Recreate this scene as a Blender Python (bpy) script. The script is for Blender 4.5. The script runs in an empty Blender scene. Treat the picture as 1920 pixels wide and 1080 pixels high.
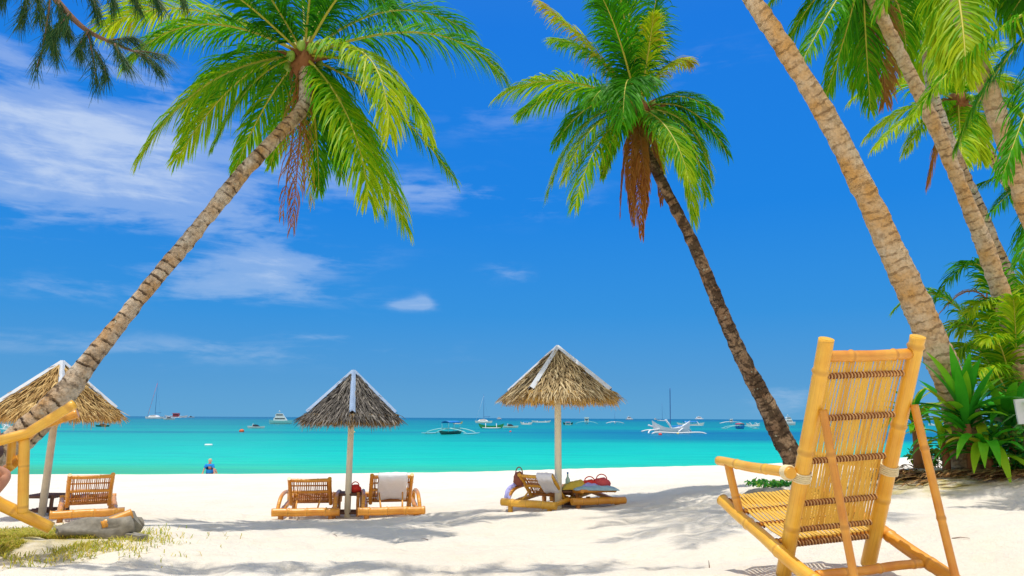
import bpy, math, random
import numpy as np
from mathutils import Vector, Matrix, noise
S = bpy.context.scene
col = S.collection
R = math.radians
random.seed(7)

# ------------------------------------------------------------------ camera, sky, sun, exposure
FPX = 1350.0; PITCH = math.atan(244/FPX); ROLL = R(.3); CAMZ = 2.9
cd = bpy.data.cameras.new('camera'); cam = bpy.data.objects.new('camera', cd); col.objects.link(cam)
cd.sensor_width = 36; cd.lens = 36*FPX/1920; cd.clip_start = .05; cd.clip_end = 40000
cam.matrix_world = Matrix.Translation((0, 0, CAMZ)) @ Matrix.Rotation(R(90)+PITCH, 4, 'X') @ Matrix.Rotation(ROLL, 4, 'Z')
S.camera = cam
CM = cam.matrix_world.to_3x3()
def ray(px, py): return (CM @ Vector(((px-960)/FPX, -(py-540)/FPX, -1))).normalized()
def at(px, py, Y):
    d = ray(px, py); return Vector((0, 0, CAMZ)) + d*(Y/d.y)
def at_z(px, py, z):
    d = ray(px, py); return Vector((0, 0, CAMZ)) + d*((z-CAMZ)/d.z)

SUN_DIR = Vector((-.075, -.05, 1)).normalized()          # towards the sun
sun_el = math.asin(SUN_DIR.z); sun_az = math.atan2(SUN_DIR.x, SUN_DIR.y)
sd = bpy.data.lights.new('sun', 'SUN'); sun = bpy.data.objects.new('sun', sd); col.objects.link(sun)
sd.energy = 3.35; sd.angle = R(.5); sd.color = (1, .95, .86)
sun.rotation_euler = (-SUN_DIR).to_track_quat('-Z', 'Y').to_euler(); sun.location = (0, 0, 30)
S.view_settings.view_transform = 'Standard'; S.view_settings.look = 'None'
S.view_settings.gamma = 1; S.view_settings.exposure = 0.0

class NT:
    def __init__(s, nt): s.nt = nt
    def n(s, t, **kw):
        nd = s.nt.nodes.new('ShaderNode'+t)
        for k, v in kw.items():
            if k.startswith('i_'):
                k = k[2:]; k = int(k) if k.isdigit() else k.replace('_', ' ')
                s.set(nd.inputs[k], v)
            else: setattr(nd, k, v)
        return nd
    def set(s, sock, v):
        if isinstance(v, bpy.types.NodeSocket): s.nt.links.new(v, sock)
        elif isinstance(v, bpy.types.Node): s.nt.links.new(v.outputs[0], sock)
        else:
            if isinstance(v, tuple) and len(v) == 3 and sock.type == 'RGBA': v = (*v, 1)
            sock.default_value = v
    def m(s, op, a, b=0.0, c=None, clamp=False):
        nd = s.n('Math', operation=op, use_clamp=clamp); s.set(nd.inputs[0], a); s.set(nd.inputs[1], b)
        if c is not None: s.set(nd.inputs[2], c)
        return nd.outputs[0]
    def mix(s, f, a, b, mode='MIX'):
        nd = s.n('Mix', data_type='RGBA', blend_type=mode)
        s.set(nd.inputs[0], f); s.set(nd.inputs[6], a); s.set(nd.inputs[7], b); return nd.outputs[2]
    def ramp(s, f, stops, interp='LINEAR'):
        nd = s.n('ValToRGB'); cr = nd.color_ramp; cr.interpolation = interp
        while len(cr.elements) < len(stops): cr.elements.new(.5)
        for e, (p, c) in zip(cr.elements, stops):
            e.position = p; e.color = (*c, 1) if isinstance(c, tuple) else (c, c, c, 1)
        s.set(nd.inputs[0], f); return nd.outputs[0]
    def noise(s, vec, scale, detail=3, rough=.5, dist=0):
        nd = s.n('TexNoise'); s.set(nd.inputs['Vector'], vec); nd.inputs['Scale'].default_value = scale
        nd.inputs['Detail'].default_value = detail; nd.inputs['Roughness'].default_value = rough
        nd.inputs['Distortion'].default_value = dist; return nd.outputs[0]
    def scale(s, vec, sc):
        nd = s.n('VectorMath', operation='MULTIPLY'); s.set(nd.inputs[0], vec); nd.inputs[1].default_value = sc; return nd.outputs[0]

def build_world():
    w = bpy.data.worlds.new('World'); S.world = w; w.use_nodes = True
    nt = w.node_tree; nt.nodes.clear(); N = NT(nt)
    out = N.n('OutputWorld'); bg = N.n('Background'); bg.inputs[1].default_value = .1
    nt.links.new(bg.outputs[0], out.inputs[0])
    sky = N.n('TexSky', sky_type='NISHITA', sun_disc=False, sun_elevation=sun_el, sun_rotation=sun_az)
    tc = N.n('TexCoord'); sep = N.n('SeparateXYZ'); nt.links.new(tc.outputs['Generated'], sep.inputs[0])
    x, y, z = sep.outputs
    grad = N.ramp(N.m('MAXIMUM', z, 0.0), [(0, (.115, .385, .68)), (.05, (.075, .33, .68)), (.14, (.026, .285, .74)), (.28, (.005, .23, .78)),
                      (.50, (.006, .195, .77)), (.66, (.03, .20, .70)), (.84, (.55, .62, .74)), (1, (.95, .95, .92))])
    g10 = N.scale(grad, (10, 10, 10))
    base = N.mix(.95, sky.outputs[0], g10)
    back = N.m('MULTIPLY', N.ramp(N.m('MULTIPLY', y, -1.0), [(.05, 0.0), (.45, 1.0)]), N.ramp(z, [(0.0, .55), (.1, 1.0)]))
    base = N.mix(N.m('MULTIPLY', back, .85), base, (9.6, 9.1, 8.4))      # unseen white cloud bank added behind the camera, brightens camera-facing surfaces
    az = N.m('ARCTAN2', x, y); el = N.m('ARCSINE', z)
    comb = N.n('CombineXYZ'); nt.links.new(az, comb.inputs[0]); nt.links.new(el, comb.inputs[1])
    total = None
    # (px, py, half width px, half height px, strength, tilt)
    for (px, py, sx, sy, st, tl) in [(120, 300, 380, 120, .95, -.12), (60, 215, 280, 75, .6, .1), (330, 370, 260, 75, .55, .2), (40, 120, 130, 40, .4, .4),
            (250, 130, 180, 60, .3, .2), (480, 500, 230, 42, .6, -.12), (450, 545, 260, 32, .45, 0), (766, 572, 58, 14, .55, 0), (794, 566, 26, 18, .4, 0), (800, 360, 420, 50, .42, .03),
            (960, 512, 70, 24, .3, .1), (330, 655, 560, 32, .3, 0), (1000, 215, 260, 45, .22, -.1), (1290, 130, 160, 50, .2, 0),
            (1480, 745, 80, 34, .5, 0), (600, 632, 110, 10, .3, 0), (120, 545, 240, 24, .3, 0)]:
        d = ray(px, py); a0 = math.atan2(d.x, d.y); e0 = math.asin(d.z)
        sa = sx/FPX; se = sy/FPX
        da = N.m('SUBTRACT', az, a0); de = N.m('SUBTRACT', el, e0)
        de = N.m('ADD', de, N.m('MULTIPLY', da, tl))
        q = N.m('ADD', N.m('POWER', N.m('DIVIDE', da, sa), 2.0), N.m('POWER', N.m('DIVIDE', de, se), 2.0))
        mk = N.m('MULTIPLY', N.m('EXPONENT', N.m('MULTIPLY', q, -1.9)), st)
        total = mk if total is None else N.m('ADD', total, mk)
    n1 = N.noise(N.scale(comb.outputs[0], (2.2, 7.5, 1)), 2.4, 7, .58, .6)
    n2 = N.noise(N.scale(comb.outputs[0], (3, 22, 1)), 3.0, 6, .6, .8)
    n3 = N.noise(N.scale(comb.outputs[0], (9, 26, 1)), 3.0, 6, .62, .5)
    nn = N.m('ADD', N.m('MULTIPLY', n1, .62), N.m('ADD', N.m('MULTIPLY', n2, .30), N.m('MULTIPLY', n3, .19)))
    e_ = N.m('ADD', N.m('MULTIPLY', N.m('MINIMUM', total, 1.1), .66), N.m('MULTIPLY', N.m('SUBTRACT', nn, .555), 2.3))
    cl = N.m('MULTIPLY', N.ramp(e_, [(.02, 0.0), (.45, .42), (1.0, 1.0)], 'EASE'), N.m('MULTIPLY', total, 2.6, clamp=True))
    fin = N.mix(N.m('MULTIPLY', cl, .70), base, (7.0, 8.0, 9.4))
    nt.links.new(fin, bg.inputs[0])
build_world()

# ------------------------------------------------------------------ helpers
def tag(o, label=None, cat=None, group=None, kind=None):
    if label: o['label'] = label
    if cat: o['category'] = cat
    if group: o['group'] = group
    if kind: o['kind'] = kind
    return o
def empty(name, loc=(0, 0, 0), rz=0):
    o = bpy.data.objects.new(name, None); col.objects.link(o); o.location = loc; o.rotation_euler = (0, 0, rz)
    o.empty_display_size = .1; return o
def copy_tree(o, parent=None):
    c = o.copy(); col.objects.link(c); c.parent = parent
    for ch in o.children: copy_tree(ch, c)
    return c
def frames(pts):
    pts = [Vector(p) for p in pts]; T = []
    for i in range(len(pts)):
        a = pts[max(0, i-1)]; b = pts[min(len(pts)-1, i+1)]; T.append((b-a).normalized())
    u = T[0].orthogonal().normalized(); out = []
    for t in T:
        u = (u - t*u.dot(t)).normalized(); out.append((t, u, t.cross(u)))
    return pts, out
class MB:
    def __init__(s): s.v = []; s.f = []; s.uv = []; s.sm = []; s.t = []
    def face(s, idx, uv=None, smooth=False, t=0.0):
        s.f.append(idx); s.uv.append(uv or [(0, 0)]*len(idx)); s.sm.append(smooth); s.t.append(t)
    def tube(s, pts, rad, n=10, cap=True, v0=0.0, vs=1.0, t=0.0, squash=None):
        pts, fr = frames(pts); b = len(s.v); L = 0; Ls = []
        for i, p in enumerate(pts):
            if i: L += (p-pts[i-1]).length
            Ls.append(v0+L*vs)
            r = rad[i] if isinstance(rad, (list, tuple)) else rad
            T, U, W = fr[i]
            for k in range(n):
                a = 2*math.pi*k/n; s.v.append(tuple(p+U*(r*math.cos(a))+W*(r*math.sin(a)*(squash or 1))))
        for i in range(len(pts)-1):
            for k in range(n):
                k2 = (k+1) % n; a = b+i*n
                s.face((a+k, a+k2, a+n+k2, a+n+k), [(k/n, Ls[i]), ((k+1)/n, Ls[i]), ((k+1)/n, Ls[i+1]), (k/n, Ls[i+1])], True, t)
        if cap:
            s.face(tuple(b+k for k in range(n))[::-1], [(.5, v0+.45)]*n, False, t); e = b+(len(pts)-1)*n
            s.face(tuple(e+k for k in range(n)), [(.5, v0+.45)]*n, False, t)
    def box(s, c, size, rot=None, t=0.0):
        b = len(s.v); c = Vector(c); hx, hy, hz = [q/2 for q in size]
        for dx, dy, dz in [(-1,-1,-1),(1,-1,-1),(1,1,-1),(-1,1,-1),(-1,-1,1),(1,-1,1),(1,1,1),(-1,1,1)]:
            p = Vector((dx*hx, dy*hy, dz*hz)); p = (rot @ p) if rot is not None else p; s.v.append(tuple(c+p))
        for q in [(0,3,2,1),(4,5,6,7),(0,1,5,4),(1,2,6,5),(2,3,7,6),(3,0,4,7)]:
            s.face(tuple(b+k for k in q), [(0, 0), (1, 0), (1, 1), (0, 1)], False, t)
    def bar(s, a, b, w, h, up=(0, 0, 1), t=0.0):
        a = Vector(a); b = Vector(b); d = (b-a); L = d.length; d.normalize(); x = d.cross(Vector(up)).normalized(); z = x.cross(d)
        s.box((a+b)/2, (w, L, h), Matrix((x, d, z)).transposed(), t)
    def ball(s, c, r, n=12, m=8, jit=0, t=0.0, rot=None):
        b = len(s.v); c = Vector(c); r = r if isinstance(r, (tuple, list)) else (r, r, r)
        s.v.append(tuple(c+Vector((0, 0, -r[2]))))
        for i in range(1, m):
            ph = -math.pi/2+math.pi*i/m
            for k in range(n):
                a = 2*math.pi*k/n; p = Vector((r[0]*math.cos(ph)*math.cos(a), r[1]*math.cos(ph)*math.sin(a), r[2]*math.sin(ph)))
                if jit: p *= 1+jit*noise.noise(p*3/max(r)+c)
                if rot is not None: p = rot @ p
                s.v.append(tuple(c+p))
        s.v.append(tuple(c+Vector((0, 0, r[2])))); e = len(s.v)-1
        for k in range(n):
            k2 = (k+1) % n
            s.face((b, b+1+k2, b+1+k), None, True, t); s.face((e, e-n+k, e-n+k2), None, True, t)
            for i in range(m-2):
                a = b+1+i*n; s.face((a+k, a+k2, a+n+k2, a+n+k), None, True, t)
    def strip(s, pts, wv, t=0.0, v=None):          # ribbon: pts centre line, wv half width vectors
        b = len(s.v)
        for p, w in zip(pts, wv): s.v.append(tuple(p-w)); s.v.append(tuple(p+w))
        n = len(pts)
        for i in range(n-1):
            a = b+2*i; s.face((a, a+1, a+3, a+2), [(0, i/(n-1)), (1, i/(n-1)), (1, (i+1)/(n-1)), (0, (i+1)/(n-1))], False, t)
    def loft(s, rings, close=True, cap=True, smooth=True, t=0.0):
        b = len(s.v); n = len(rings[0])
        for r in rings:
            for p in r: s.v.append(tuple(p))
        for i in range(len(rings)-1):
            for k in range(n if close else n-1):
                k2 = (k+1) % n; a = b+i*n; s.face((a+k, a+k2, a+n+k2, a+n+k), [(k/n, i), ((k+1)/n, i), ((k+1)/n, i+1), (k/n, i+1)], smooth, t)
        if cap:
            s.face(tuple(b+k for k in range(n))[::-1], None, False, t); e = b+(len(rings)-1)*n
            s.face(tuple(e+k for k in range(n)), None, False, t)
    def build(s, name, mat, parent=None, loc=None):
        me = bpy.data.meshes.new(name); me.from_pydata(s.v, [], s.f); me.validate(clean_customdata=False) if False else None
        uvl = me.uv_layers.new(name='UVMap'); fl = [c for q in s.uv for p in q for c in p]; uvl.data.foreach_set('uv', fl)
        at_ = me.attributes.new('tint', 'FLOAT', 'FACE'); at_.data.foreach_set('value', s.t)
        me.polygons.foreach_set('use_smooth', s.sm); me.materials.append(mat); me.update()
        o = bpy.data.objects.new(name, me); col.objects.link(o)
        if parent: o.parent = parent
        if loc is not None: o.location = loc
        return o

# ------------------------------------------------------------------ materials
def newmat(name, rough=.6, spec=.4):
    m = bpy.data.materials.new(name); m.use_nodes = True; nt = m.node_tree; N = NT(nt)
    b = nt.nodes['Principled BSDF']; b.inputs['Roughness'].default_value = rough; b.inputs['Specular IOR Level'].default_value = spec
    return m, N, b
def bump(N, b, h, strength=.5, dist=.01):
    bp = N.n('Bump'); bp.inputs['Strength'].default_value = strength; bp.inputs['Distance'].default_value = dist
    N.set(bp.inputs['Height'], h); N.nt.links.new(bp.outputs[0], b.inputs['Normal'])
def plain(name, c, rough=.6, var=.18, scale=8, metal=0, bmp=.0):
    m, N, b = newmat(name, rough); tc = N.n('TexCoord')
    nz = N.noise(tc.outputs['Object'], scale, 4)
    N.set(b.inputs['Base Color'], N.mix(nz, tuple(q*(1-var) for q in c), tuple(min(1, q*(1+var)) for q in c)))
    b.inputs['Metallic'].default_value = metal
    if bmp: bump(N, b, nz, bmp, .01)
    return m
def bamboo_mat(name, c1, c2, dark, rough=.38, node_dark=.95):
    m, N, b = newmat(name, rough, .5); uv = N.n('UVMap'); tc = N.n('TexCoord'); sep = N.n('SeparateXYZ'); N.set(sep.inputs[0], uv.outputs[0])
    v = sep.outputs[1]
    blotch = N.noise(tc.outputs['Object'], 5.5, 5, .6)
    fib = N.noise(N.scale(uv.outputs[0], (60, 1.2, 1)), 1.0, 3, .6)
    c = N.mix(N.ramp(blotch, [(.36, 0.0), (.66, 1.0)]), c1, c2)
    c = N.mix(N.m('MULTIPLY', N.ramp(fib, [(.5, 0.0), (.72, 1.0)]), .35), c, dark)
    fr = N.m('ABSOLUTE', N.m('SUBTRACT', N.m('FRACT', N.m('ADD', v, .5)), .5))
    nd = N.m('ADD', fr, N.m('MULTIPLY', N.m('SUBTRACT', blotch, .5), .04))
    ring = N.ramp(nd, [(0, 1.0), (.02, .8), (.045, .1), (.16, 0.0)])
    c = N.mix(N.m('MULTIPLY', ring, node_dark), c, dark)
    sm = N.ramp(nd, [(.04, .45), (.14, 0.0)]); c = N.mix(sm, c, tuple(min(1, q*1.15) for q in c1))
    N.set(b.inputs['Base Color'], c); bump(N, b, N.m('ADD', fib, ring), .25, .004)
    b.inputs['Coat Weight'].default_value = .25; b.inputs['Coat Roughness'].default_value = .25
    return m
def leaf_mat(name, g, mid, y, br, trans=.45, rough=.45):
    m, N, b = newmat(name, rough, .10); nt = m.node_tree
    a = N.n('Attribute', attribute_name='tint'); tc = N.n('TexCoord')
    nz = N.noise(tc.outputs['Object'], 3.0, 3)
    t = N.m('ADD', a.outputs['Fac'], N.m('MULTIPLY', N.m('SUBTRACT', nz, .5), .25))
    c = N.ramp(t, [(0, g), (.33, mid), (.74, y), (1, br)])
    N.set(b.inputs['Base Color'], c)
    tr = N.n('BsdfTranslucent'); N.set(tr.inputs[0], N.mix(1.0, c, (1.0, 1.0, .7), 'MULTIPLY'))
    mx = N.n('MixShader'); mx.inputs[0].default_value = trans
    nt.links.new(b.outputs[0], mx.inputs[1]); nt.links.new(tr.outputs[0], mx.inputs[2])
    nt.links.new(mx.outputs[0], nt.nodes['Material Output'].inputs[0]); return m
def trunk_mat(name, light, mid, dark, moss=0.0, lines=.95):
    m, N, b = newmat(name, .85, .2); uv = N.n('UVMap'); tc = N.n('TexCoord'); sep = N.n('SeparateXYZ'); N.set(sep.inputs[0], uv.outputs[0])
    ob = tc.outputs['Object']
    big = N.noise(ob, 2.6, 5, .62); fine = N.noise(ob, 26, 5, .65); med = N.noise(ob, 8, 5, .6, .3)
    c = N.mix(N.ramp(big, [(.34, 0.0), (.62, 1.0)]), mid, light)
    c = N.mix(N.m('MULTIPLY', N.ramp(fine, [(.45, 0.0), (.7, 1.0)]), .55), c, dark)
    v = N.m('ADD', sep.outputs[1], N.m('MULTIPLY', N.m('SUBTRACT', med, .5), 1.1))
    fr = N.m('FRACT', v)
    ln = N.m('MULTIPLY', N.ramp(fr, [(0, 1.0), (.16, .8), (.27, 0.0), (1, 0.0)]), N.ramp(N.noise(ob, 6.5, 3), [(.42, .12), (.56, 1.0)]))
    c = N.mix(N.m('MULTIPLY', ln, lines), c, dark)
    blot = N.ramp(N.noise(ob, 5.0, 6, .68, .4), [(.56-moss*.14, 0.0), (.62-moss*.12, 1.0)])
    c = N.mix(N.m('MULTIPLY', blot, .35+moss*.5), c, tuple(q*.55 for q in dark))
    if moss: c = N.mix(N.ramp(N.noise(ob, 15, 4, .6), [(.64, 0.0), (.7, .8)]), c, (.50, .48, .36))
    N.set(b.inputs['Base Color'], c)
    bump(N, b, N.m('ADD', N.m('SUBTRACT', fine, N.m('MULTIPLY', ln, 1.2)), med), .9, .02); return m

M = {}
M['bamboo'] = bamboo_mat('bamboo_yellow', (.87, .50, .052), (.79, .38, .026), (.34, .12, .015))
M['bamboo_red'] = bamboo_mat('bamboo_orange', (.80, .38, .04), (.66, .24, .02), (.28, .085, .012))
M['cane'] = bamboo_mat('cane_brown', (.62, .27, .04), (.48, .17, .02), (.16, .05, .012), .5)
M['split'] = leaf_mat('split_bamboo', (.90, .62, .13), (.86, .56, .10), (.80, .47, .07), (.72, .36, .05), .35, .45)
M['split_br'] = leaf_mat('split_bamboo_brown', (.82, .50, .09), (.78, .45, .08), (.72, .38, .06), (.60, .28, .04), .3, .45)
M['lash'] = plain('dark_lashing', (.25, .09, .03), .7, .3, 40)
M['lash_l'] = plain('cane_lashing', (.62, .38, .16), .6, .25, 40)
M['rope'] = plain('pale_rope', (.78, .68, .42), .8, .2, 60, 0, .3)
M['post'] = plain('bleached_post', (.84, .77, .56), .8, .15, 9, 0, .3)
M['oldpost'] = plain('weathered_post', (.66, .56, .40), .85, .3, 12, 0, .4)
M['darkwood'] = plain('dark_wood', (.16, .08, .05), .7, .3, 9, 0, .3)
M['towel'] = plain('white_towel', (.88, .88, .91), .95, .06, 30, 0, .3)
M['lav'] = plain('lavender_cloth', (.42, .42, .78), .95, .2, 9)
M['blue_towel'] = plain('pale_blue_towel', (.35, .55, .62), .95, .25, 14)
M['yellow'] = plain('yellow_cloth', (.66, .50, .07), .95, .2, 9)
M['red'] = plain('red_cloth', (.80, .05, .03), .8, .2, 9)
M['pink'] = plain('red_pink', (.72, .10, .10), .7, .2, 9)
M['straw'] = plain('brown_straw', (.30, .10, .06), .85, .3, 20, 0, .4)
M['white'] = plain('white_paint', (.84, .85, .86), .4, .05, 3)
M['ridge'] = plain('ridge_sheet_white', (.62, .66, .72), .6, .2, 9)
M['ridgeb'] = plain('ridge_sheet_blue', (.36, .48, .68), .55, .22, 6)
M['black'] = plain('dark_glass', (.02, .03, .05), .15, .2, 3)
M['navy'] = plain('navy_mast', (.04, .13, .36), .5, .1, 3)
M['boatblue'] = plain('blue_canopy', (.02, .22, .62), .6, .2, 2)
M['boatred'] = plain('red_canopy', (.55, .06, .08), .6, .2, 2)
M['boatgreen'] = plain('green_hull', (.04, .36, .12), .5, .2, 2)
M['hull_dark'] = plain('dark_hull', (.03, .10, .08), .5, .2, 2)
M['teal'] = plain('pale_teal_paint', (.35, .70, .74), .5, .15, 2)
M['cream'] = plain('cream_yellow_paint', (.72, .62, .25), .5, .15, 2)
M['orange'] = plain('orange_plastic', (.75, .14, .04), .5, .1, 2)
M['skin'] = plain('skin', (.62, .30, .18), .5, .1, 12)
M['hair'] = plain('fair_hair', (.52, .44, .32), .8, .2, 30)
M['hair_d'] = plain('brown_hair', (.10, .05, .03), .8, .2, 30)
M['shirt'] = plain('blue_shirt', (.01, .24, .68), .9, .15, 14)
M['stripe'] = plain('striped_shorts', (.10, .06, .06), .9, .4, 30)
M['purple'] = plain('purple_swimwear', (.25, .03, .42), .9, .2, 30)
M['husk'] = plain('brown_husk', (.30, .12, .04), .85, .35, 14, 0, .5)
M['nut'] = plain('green_coconut', (.26, .42, .05), .4, .25, 9)
M['bottle'] = plain('clear_bottle', (.45, .66, .50), .15, .1, 9)
M['leaf'] = leaf_mat('palm_leaf', (.004, .10, .006), (.085, .39, .006), (.54, .64, .012), (.45, .25, .03))
M['leaf_dead'] = leaf_mat('dead_palm_leaf', (.22, .17, .05), (.42, .22, .06), (.50, .20, .045), (.30, .10, .03), .45, .8)
M['broad'] = leaf_mat('broad_leaf', (.012, .22, .02), (.08, .48, .02), (.42, .66, .02), (.62, .50, .05), .35, .28)
M['shrub'] = leaf_mat('shrub_leaf', (.01, .12, .02), (.05, .28, .03), (.38, .42, .03), (.35, .12, .04), .35)
M['needle'] = leaf_mat('needle_leaf', (.015, .07, .03), (.03, .11, .035), (.10, .15, .03), (.16, .08, .04), .25)
M['grassm'] = leaf_mat('grass_blade', (.26, .34, .03), (.50, .50, .05), (.74, .62, .12), (.62, .46, .18), .35)
M['rib'] = plain('frond_rib', (.48, .44, .04), .5, .2, 9)
M['rib_dead'] = plain('dead_frond_rib', (.34, .13, .04), .7, .2, 9)
M['trunk'] = trunk_mat('palm_bark', (.60, .52, .41), (.50, .28, .10), (.06, .035, .02), .18, 1.0)
M['trunk_w'] = trunk_mat('palm_bark_pale', (.68, .54, .36), (.64, .36, .12), (.20, .11, .05), 0.0, .6)
M['trunk_d'] = trunk_mat('palm_bark_dark', (.42, .28, .17), (.24, .12, .06), (.035, .02, .012), .75, .8)
M['bark'] = plain('branch_bark', (.20, .11, .07), .9, .3, 12, 0, .4)
M['drift'] = plain('driftwood_grey', (.26, .24, .20), .9, .75, 16, 0, 1.0)
M['litter'] = leaf_mat('leaf_litter', (.13, .06, .03), (.34, .17, .06), (.50, .30, .10), (.20, .13, .05), .1, .9)
def thatch(name, a, b2, c2, tip):
    m, N, b = newmat(name, .9, .15); at_ = N.n('Attribute', attribute_name='tint')
    N.set(b.inputs['Base Color'], N.ramp(at_.outputs['Fac'], [(0, a), (.45, b2), (.8, c2), (.9, tip), (1, tip)])); return m
M['th_gold'] = thatch('thatch_golden', (.24, .13, .05), (.52, .34, .13), (.72, .52, .24), (.75, .46, .14))
M['th_grey'] = thatch('thatch_grey', (.05, .045, .045), (.16, .145, .13), (.33, .30, .27), (.46, .29, .10))
M['th_tan'] = thatch('thatch_tan', (.20, .13, .06), (.48, .36, .19), (.70, .57, .35), (.72, .45, .12))

def sand_mat():
    m, N, b = newmat('sand', .95, .1); tc = N.n('TexCoord'); ob = tc.outputs['Object']
    n1 = N.noise(ob, .45, 4); n2 = N.noise(ob, 9, 6, .65); n3 = N.noise(ob, 140, 3, .6); n4 = N.noise(ob, 2.2, 6, .6)
    c = N.mix(N.ramp(n1, [(.35, 0.0), (.65, 1.0)]), (.85, .765, .635), (.89, .82, .70))
    c = N.mix(N.m('MULTIPLY', N.ramp(n4, [(.5, 0.0), (.72, 1.0)]), .35), c, (.76, .66, .50))
    c = N.mix(N.m('MULTIPLY', N.ramp(n3, [(.6, 0.0), (.75, 1.0)]), .25), c, (.60, .50, .38))
    # weedy patch near the two plant beds: attribute painted on the ground marks yellowed soil
    a = N.n('Attribute', attribute_name='soil')
    sf = N.m('MULTIPLY', a.outputs['Fac'], N.ramp(N.noise(ob, 7, 5, .6), [(.36, .3), (.6, 1.0)]))
    c = N.mix(sf, c, (.52, .42, .12))
    deb = N.ramp(N.noise(ob, 11, 4, .7, .6), [(.735, 0.0), (.755, 1.0)])
    c = N.mix(N.m('MULTIPLY', deb, .55), c, (.28, .20, .12))
    N.set(b.inputs['Base Color'], c)
    bump(N, b, N.m('ADD', N.m('MULTIPLY', n2, .8), N.m('ADD', N.m('MULTIPLY', n3, .12), n4)), .95, .07); return m
def water_mat():
    m, N, b = newmat('sea_water', .30, .16); nt = m.node_tree; geo = N.n('NewGeometry'); sep = N.n('SeparateXYZ'); N.set(sep.inputs[0], geo.outputs['Position'])
    x, y = sep.outputs[0], sep.outputs[1]
    pos = geo.outputs['Position']
    wob = N.noise(N.scale(pos, (.004, .012, 1)), 1.0, 4, .6)
    # offshore depth: the water deepens with distance from the beach; u falls from 1 at the shore to 0 at the horizon
    yy = N.m('ADD', y, N.m('MULTIPLY', x, -.10))
    u = N.m('DIVIDE', 40.0, N.m('MAXIMUM', N.m('MULTIPLY', yy, N.m('ADD', .72, N.m('MULTIPLY', wob, .56))), 20.0), clamp=True)
    c = N.ramp(u, [(0, (.001, .05, .17)), (.03, (.001, .09, .20)), (.07, (.001, .19, .21)), (.14, (.001, .25, .235)), (.24, (.001, .33, .275)), (.38, (.001, .44, .335)),
                   (.62, (.001, .57, .405)), (.85, (.010, .60, .385)), (1, (.05, .54, .27))])
    # darker seagrass / deeper channel streaks
    st = N.noise(N.scale(pos, (.006, .05, 1)), 1.0, 5, .55, .4)
    stm = N.m('MULTIPLY', N.ramp(st, [(.50, 0.0), (.62, 1.0)]), N.ramp(u, [(.02, .3), (.10, .9), (.36, .8), (.5, .12), (.8, 0.0)]))
    c = N.mix(N.m('MULTIPLY', stm, .85), c, (.001, .12, .23))
    # one long deep channel on the right, 100 to 180 m out
    ch = N.m('MULTIPLY', N.ramp(N.m('DIVIDE', N.m('ADD', y, N.m('MULTIPLY', wob, 40.0)), 300.0), [(.37, 0.0), (.43, 1.0), (.60, 1.0), (.78, 0.0)]),
             N.ramp(N.m('DIVIDE', N.m('ADD', x, 60.0), 160.0), [(.28, 0.0), (.52, 1.0)]))
    c = N.mix(N.m('MULTIPLY', ch, .85), c, (.001, .10, .25))
    lt = N.noise(N.scale(pos, (.02, .12, 1)), 1.0, 4, .6)
    c = N.mix(N.m('MULTIPLY', N.ramp(lt, [(.5, 0.0), (.75, 1.0)]), .25), c, (.01, .50, .47))
    # algae-green shallows at the left end of the beach
    gr = N.m('MULTIPLY', N.ramp(N.m('DIVIDE', N.m('MULTIPLY', x, -1.0), 40.0), [(.3, 0.0), (.6, 1.0)]), N.ramp(N.m('DIVIDE', y, 60.0), [(.66, 1.0), (.76, 0.0)]))
    c = N.mix(N.m('MULTIPLY', gr, .8), c, (.06, .42, .12))
    rp_ = N.noise(N.scale(pos, (.10, .85, 1)), 1.0, 5, .65)
    c = N.mix(N.m('MULTIPLY', N.ramp(rp_, [(.42, 1.0), (.55, 0.0)]), .30), c, (.001, .30, .27))
    N.set(b.inputs['Base Color'], c)
    w1 = N.noise(N.scale(pos, (.6, 1.7, 1)), 1.0, 5, .6); w2 = N.noise(N.scale(pos, (.12, .4, 1)), 1.0, 3, .5)
    bump(N, b, N.m('ADD', w1, N.m('MULTIPLY', w2, 2.0)), .6, .25)
    return m

# ------------------------------------------------------------------ ground
CREST = [(50, 889), (260, 889), (480, 888), (700, 887), (900, 884), (1100, 878), (1400, 871), (1600, 862), (1790, 853), (1900, 850)]
ZC = .63
cp = [at_z(x, y, ZC) for x, y in CREST]
cxs = np.array([-400]+[p.x for p in cp]+[200]); cys = np.array([26]+[p.y for p in cp]+[140])
def crestY(x): return np.interp(x, cxs, cys)
ANCH = [at(85, 966, 10.6), at(650, 968, 11.6), at(1047, 952, 10.7), at(1500, 914, 11.5), at(1810, 880, 9.0), at(1900, 884, 8.6), at(1700, 880, 10.0),
        at(500, 1085, 5.6), at(50, 1005, 7.0), at(0, 1085, 5.2), at(850, 1010, 8.0), at(1150, 1080, 5.6), at(1880, 960, 6.4)]
ANCH = [tuple(a) for a in ANCH]+[(2.2, 4.3, 1.93), (1.4, 4.6, 1.93), (2.4, 3.9, 1.94), (0, 0, 1.75), (-6, 0, 1.9), (6, 0, 2.3), (8, 14, 1.45), (13, 18, 1.2), (0, 20, 1.02), (-10, 20, .98), (-16, 12, 1.4), (12, 5, 2.4)]
ANCH += [(float(p.x), float(p.y), ZC) for p in cp]
A = np.array(ANCH)
G = np.c_[np.ones(len(A)), A[:, 0], A[:, 1]]
tr_c = np.linalg.lstsq(G, A[:, 2], rcond=None)[0]; resid = A[:, 2]-G @ tr_c
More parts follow.
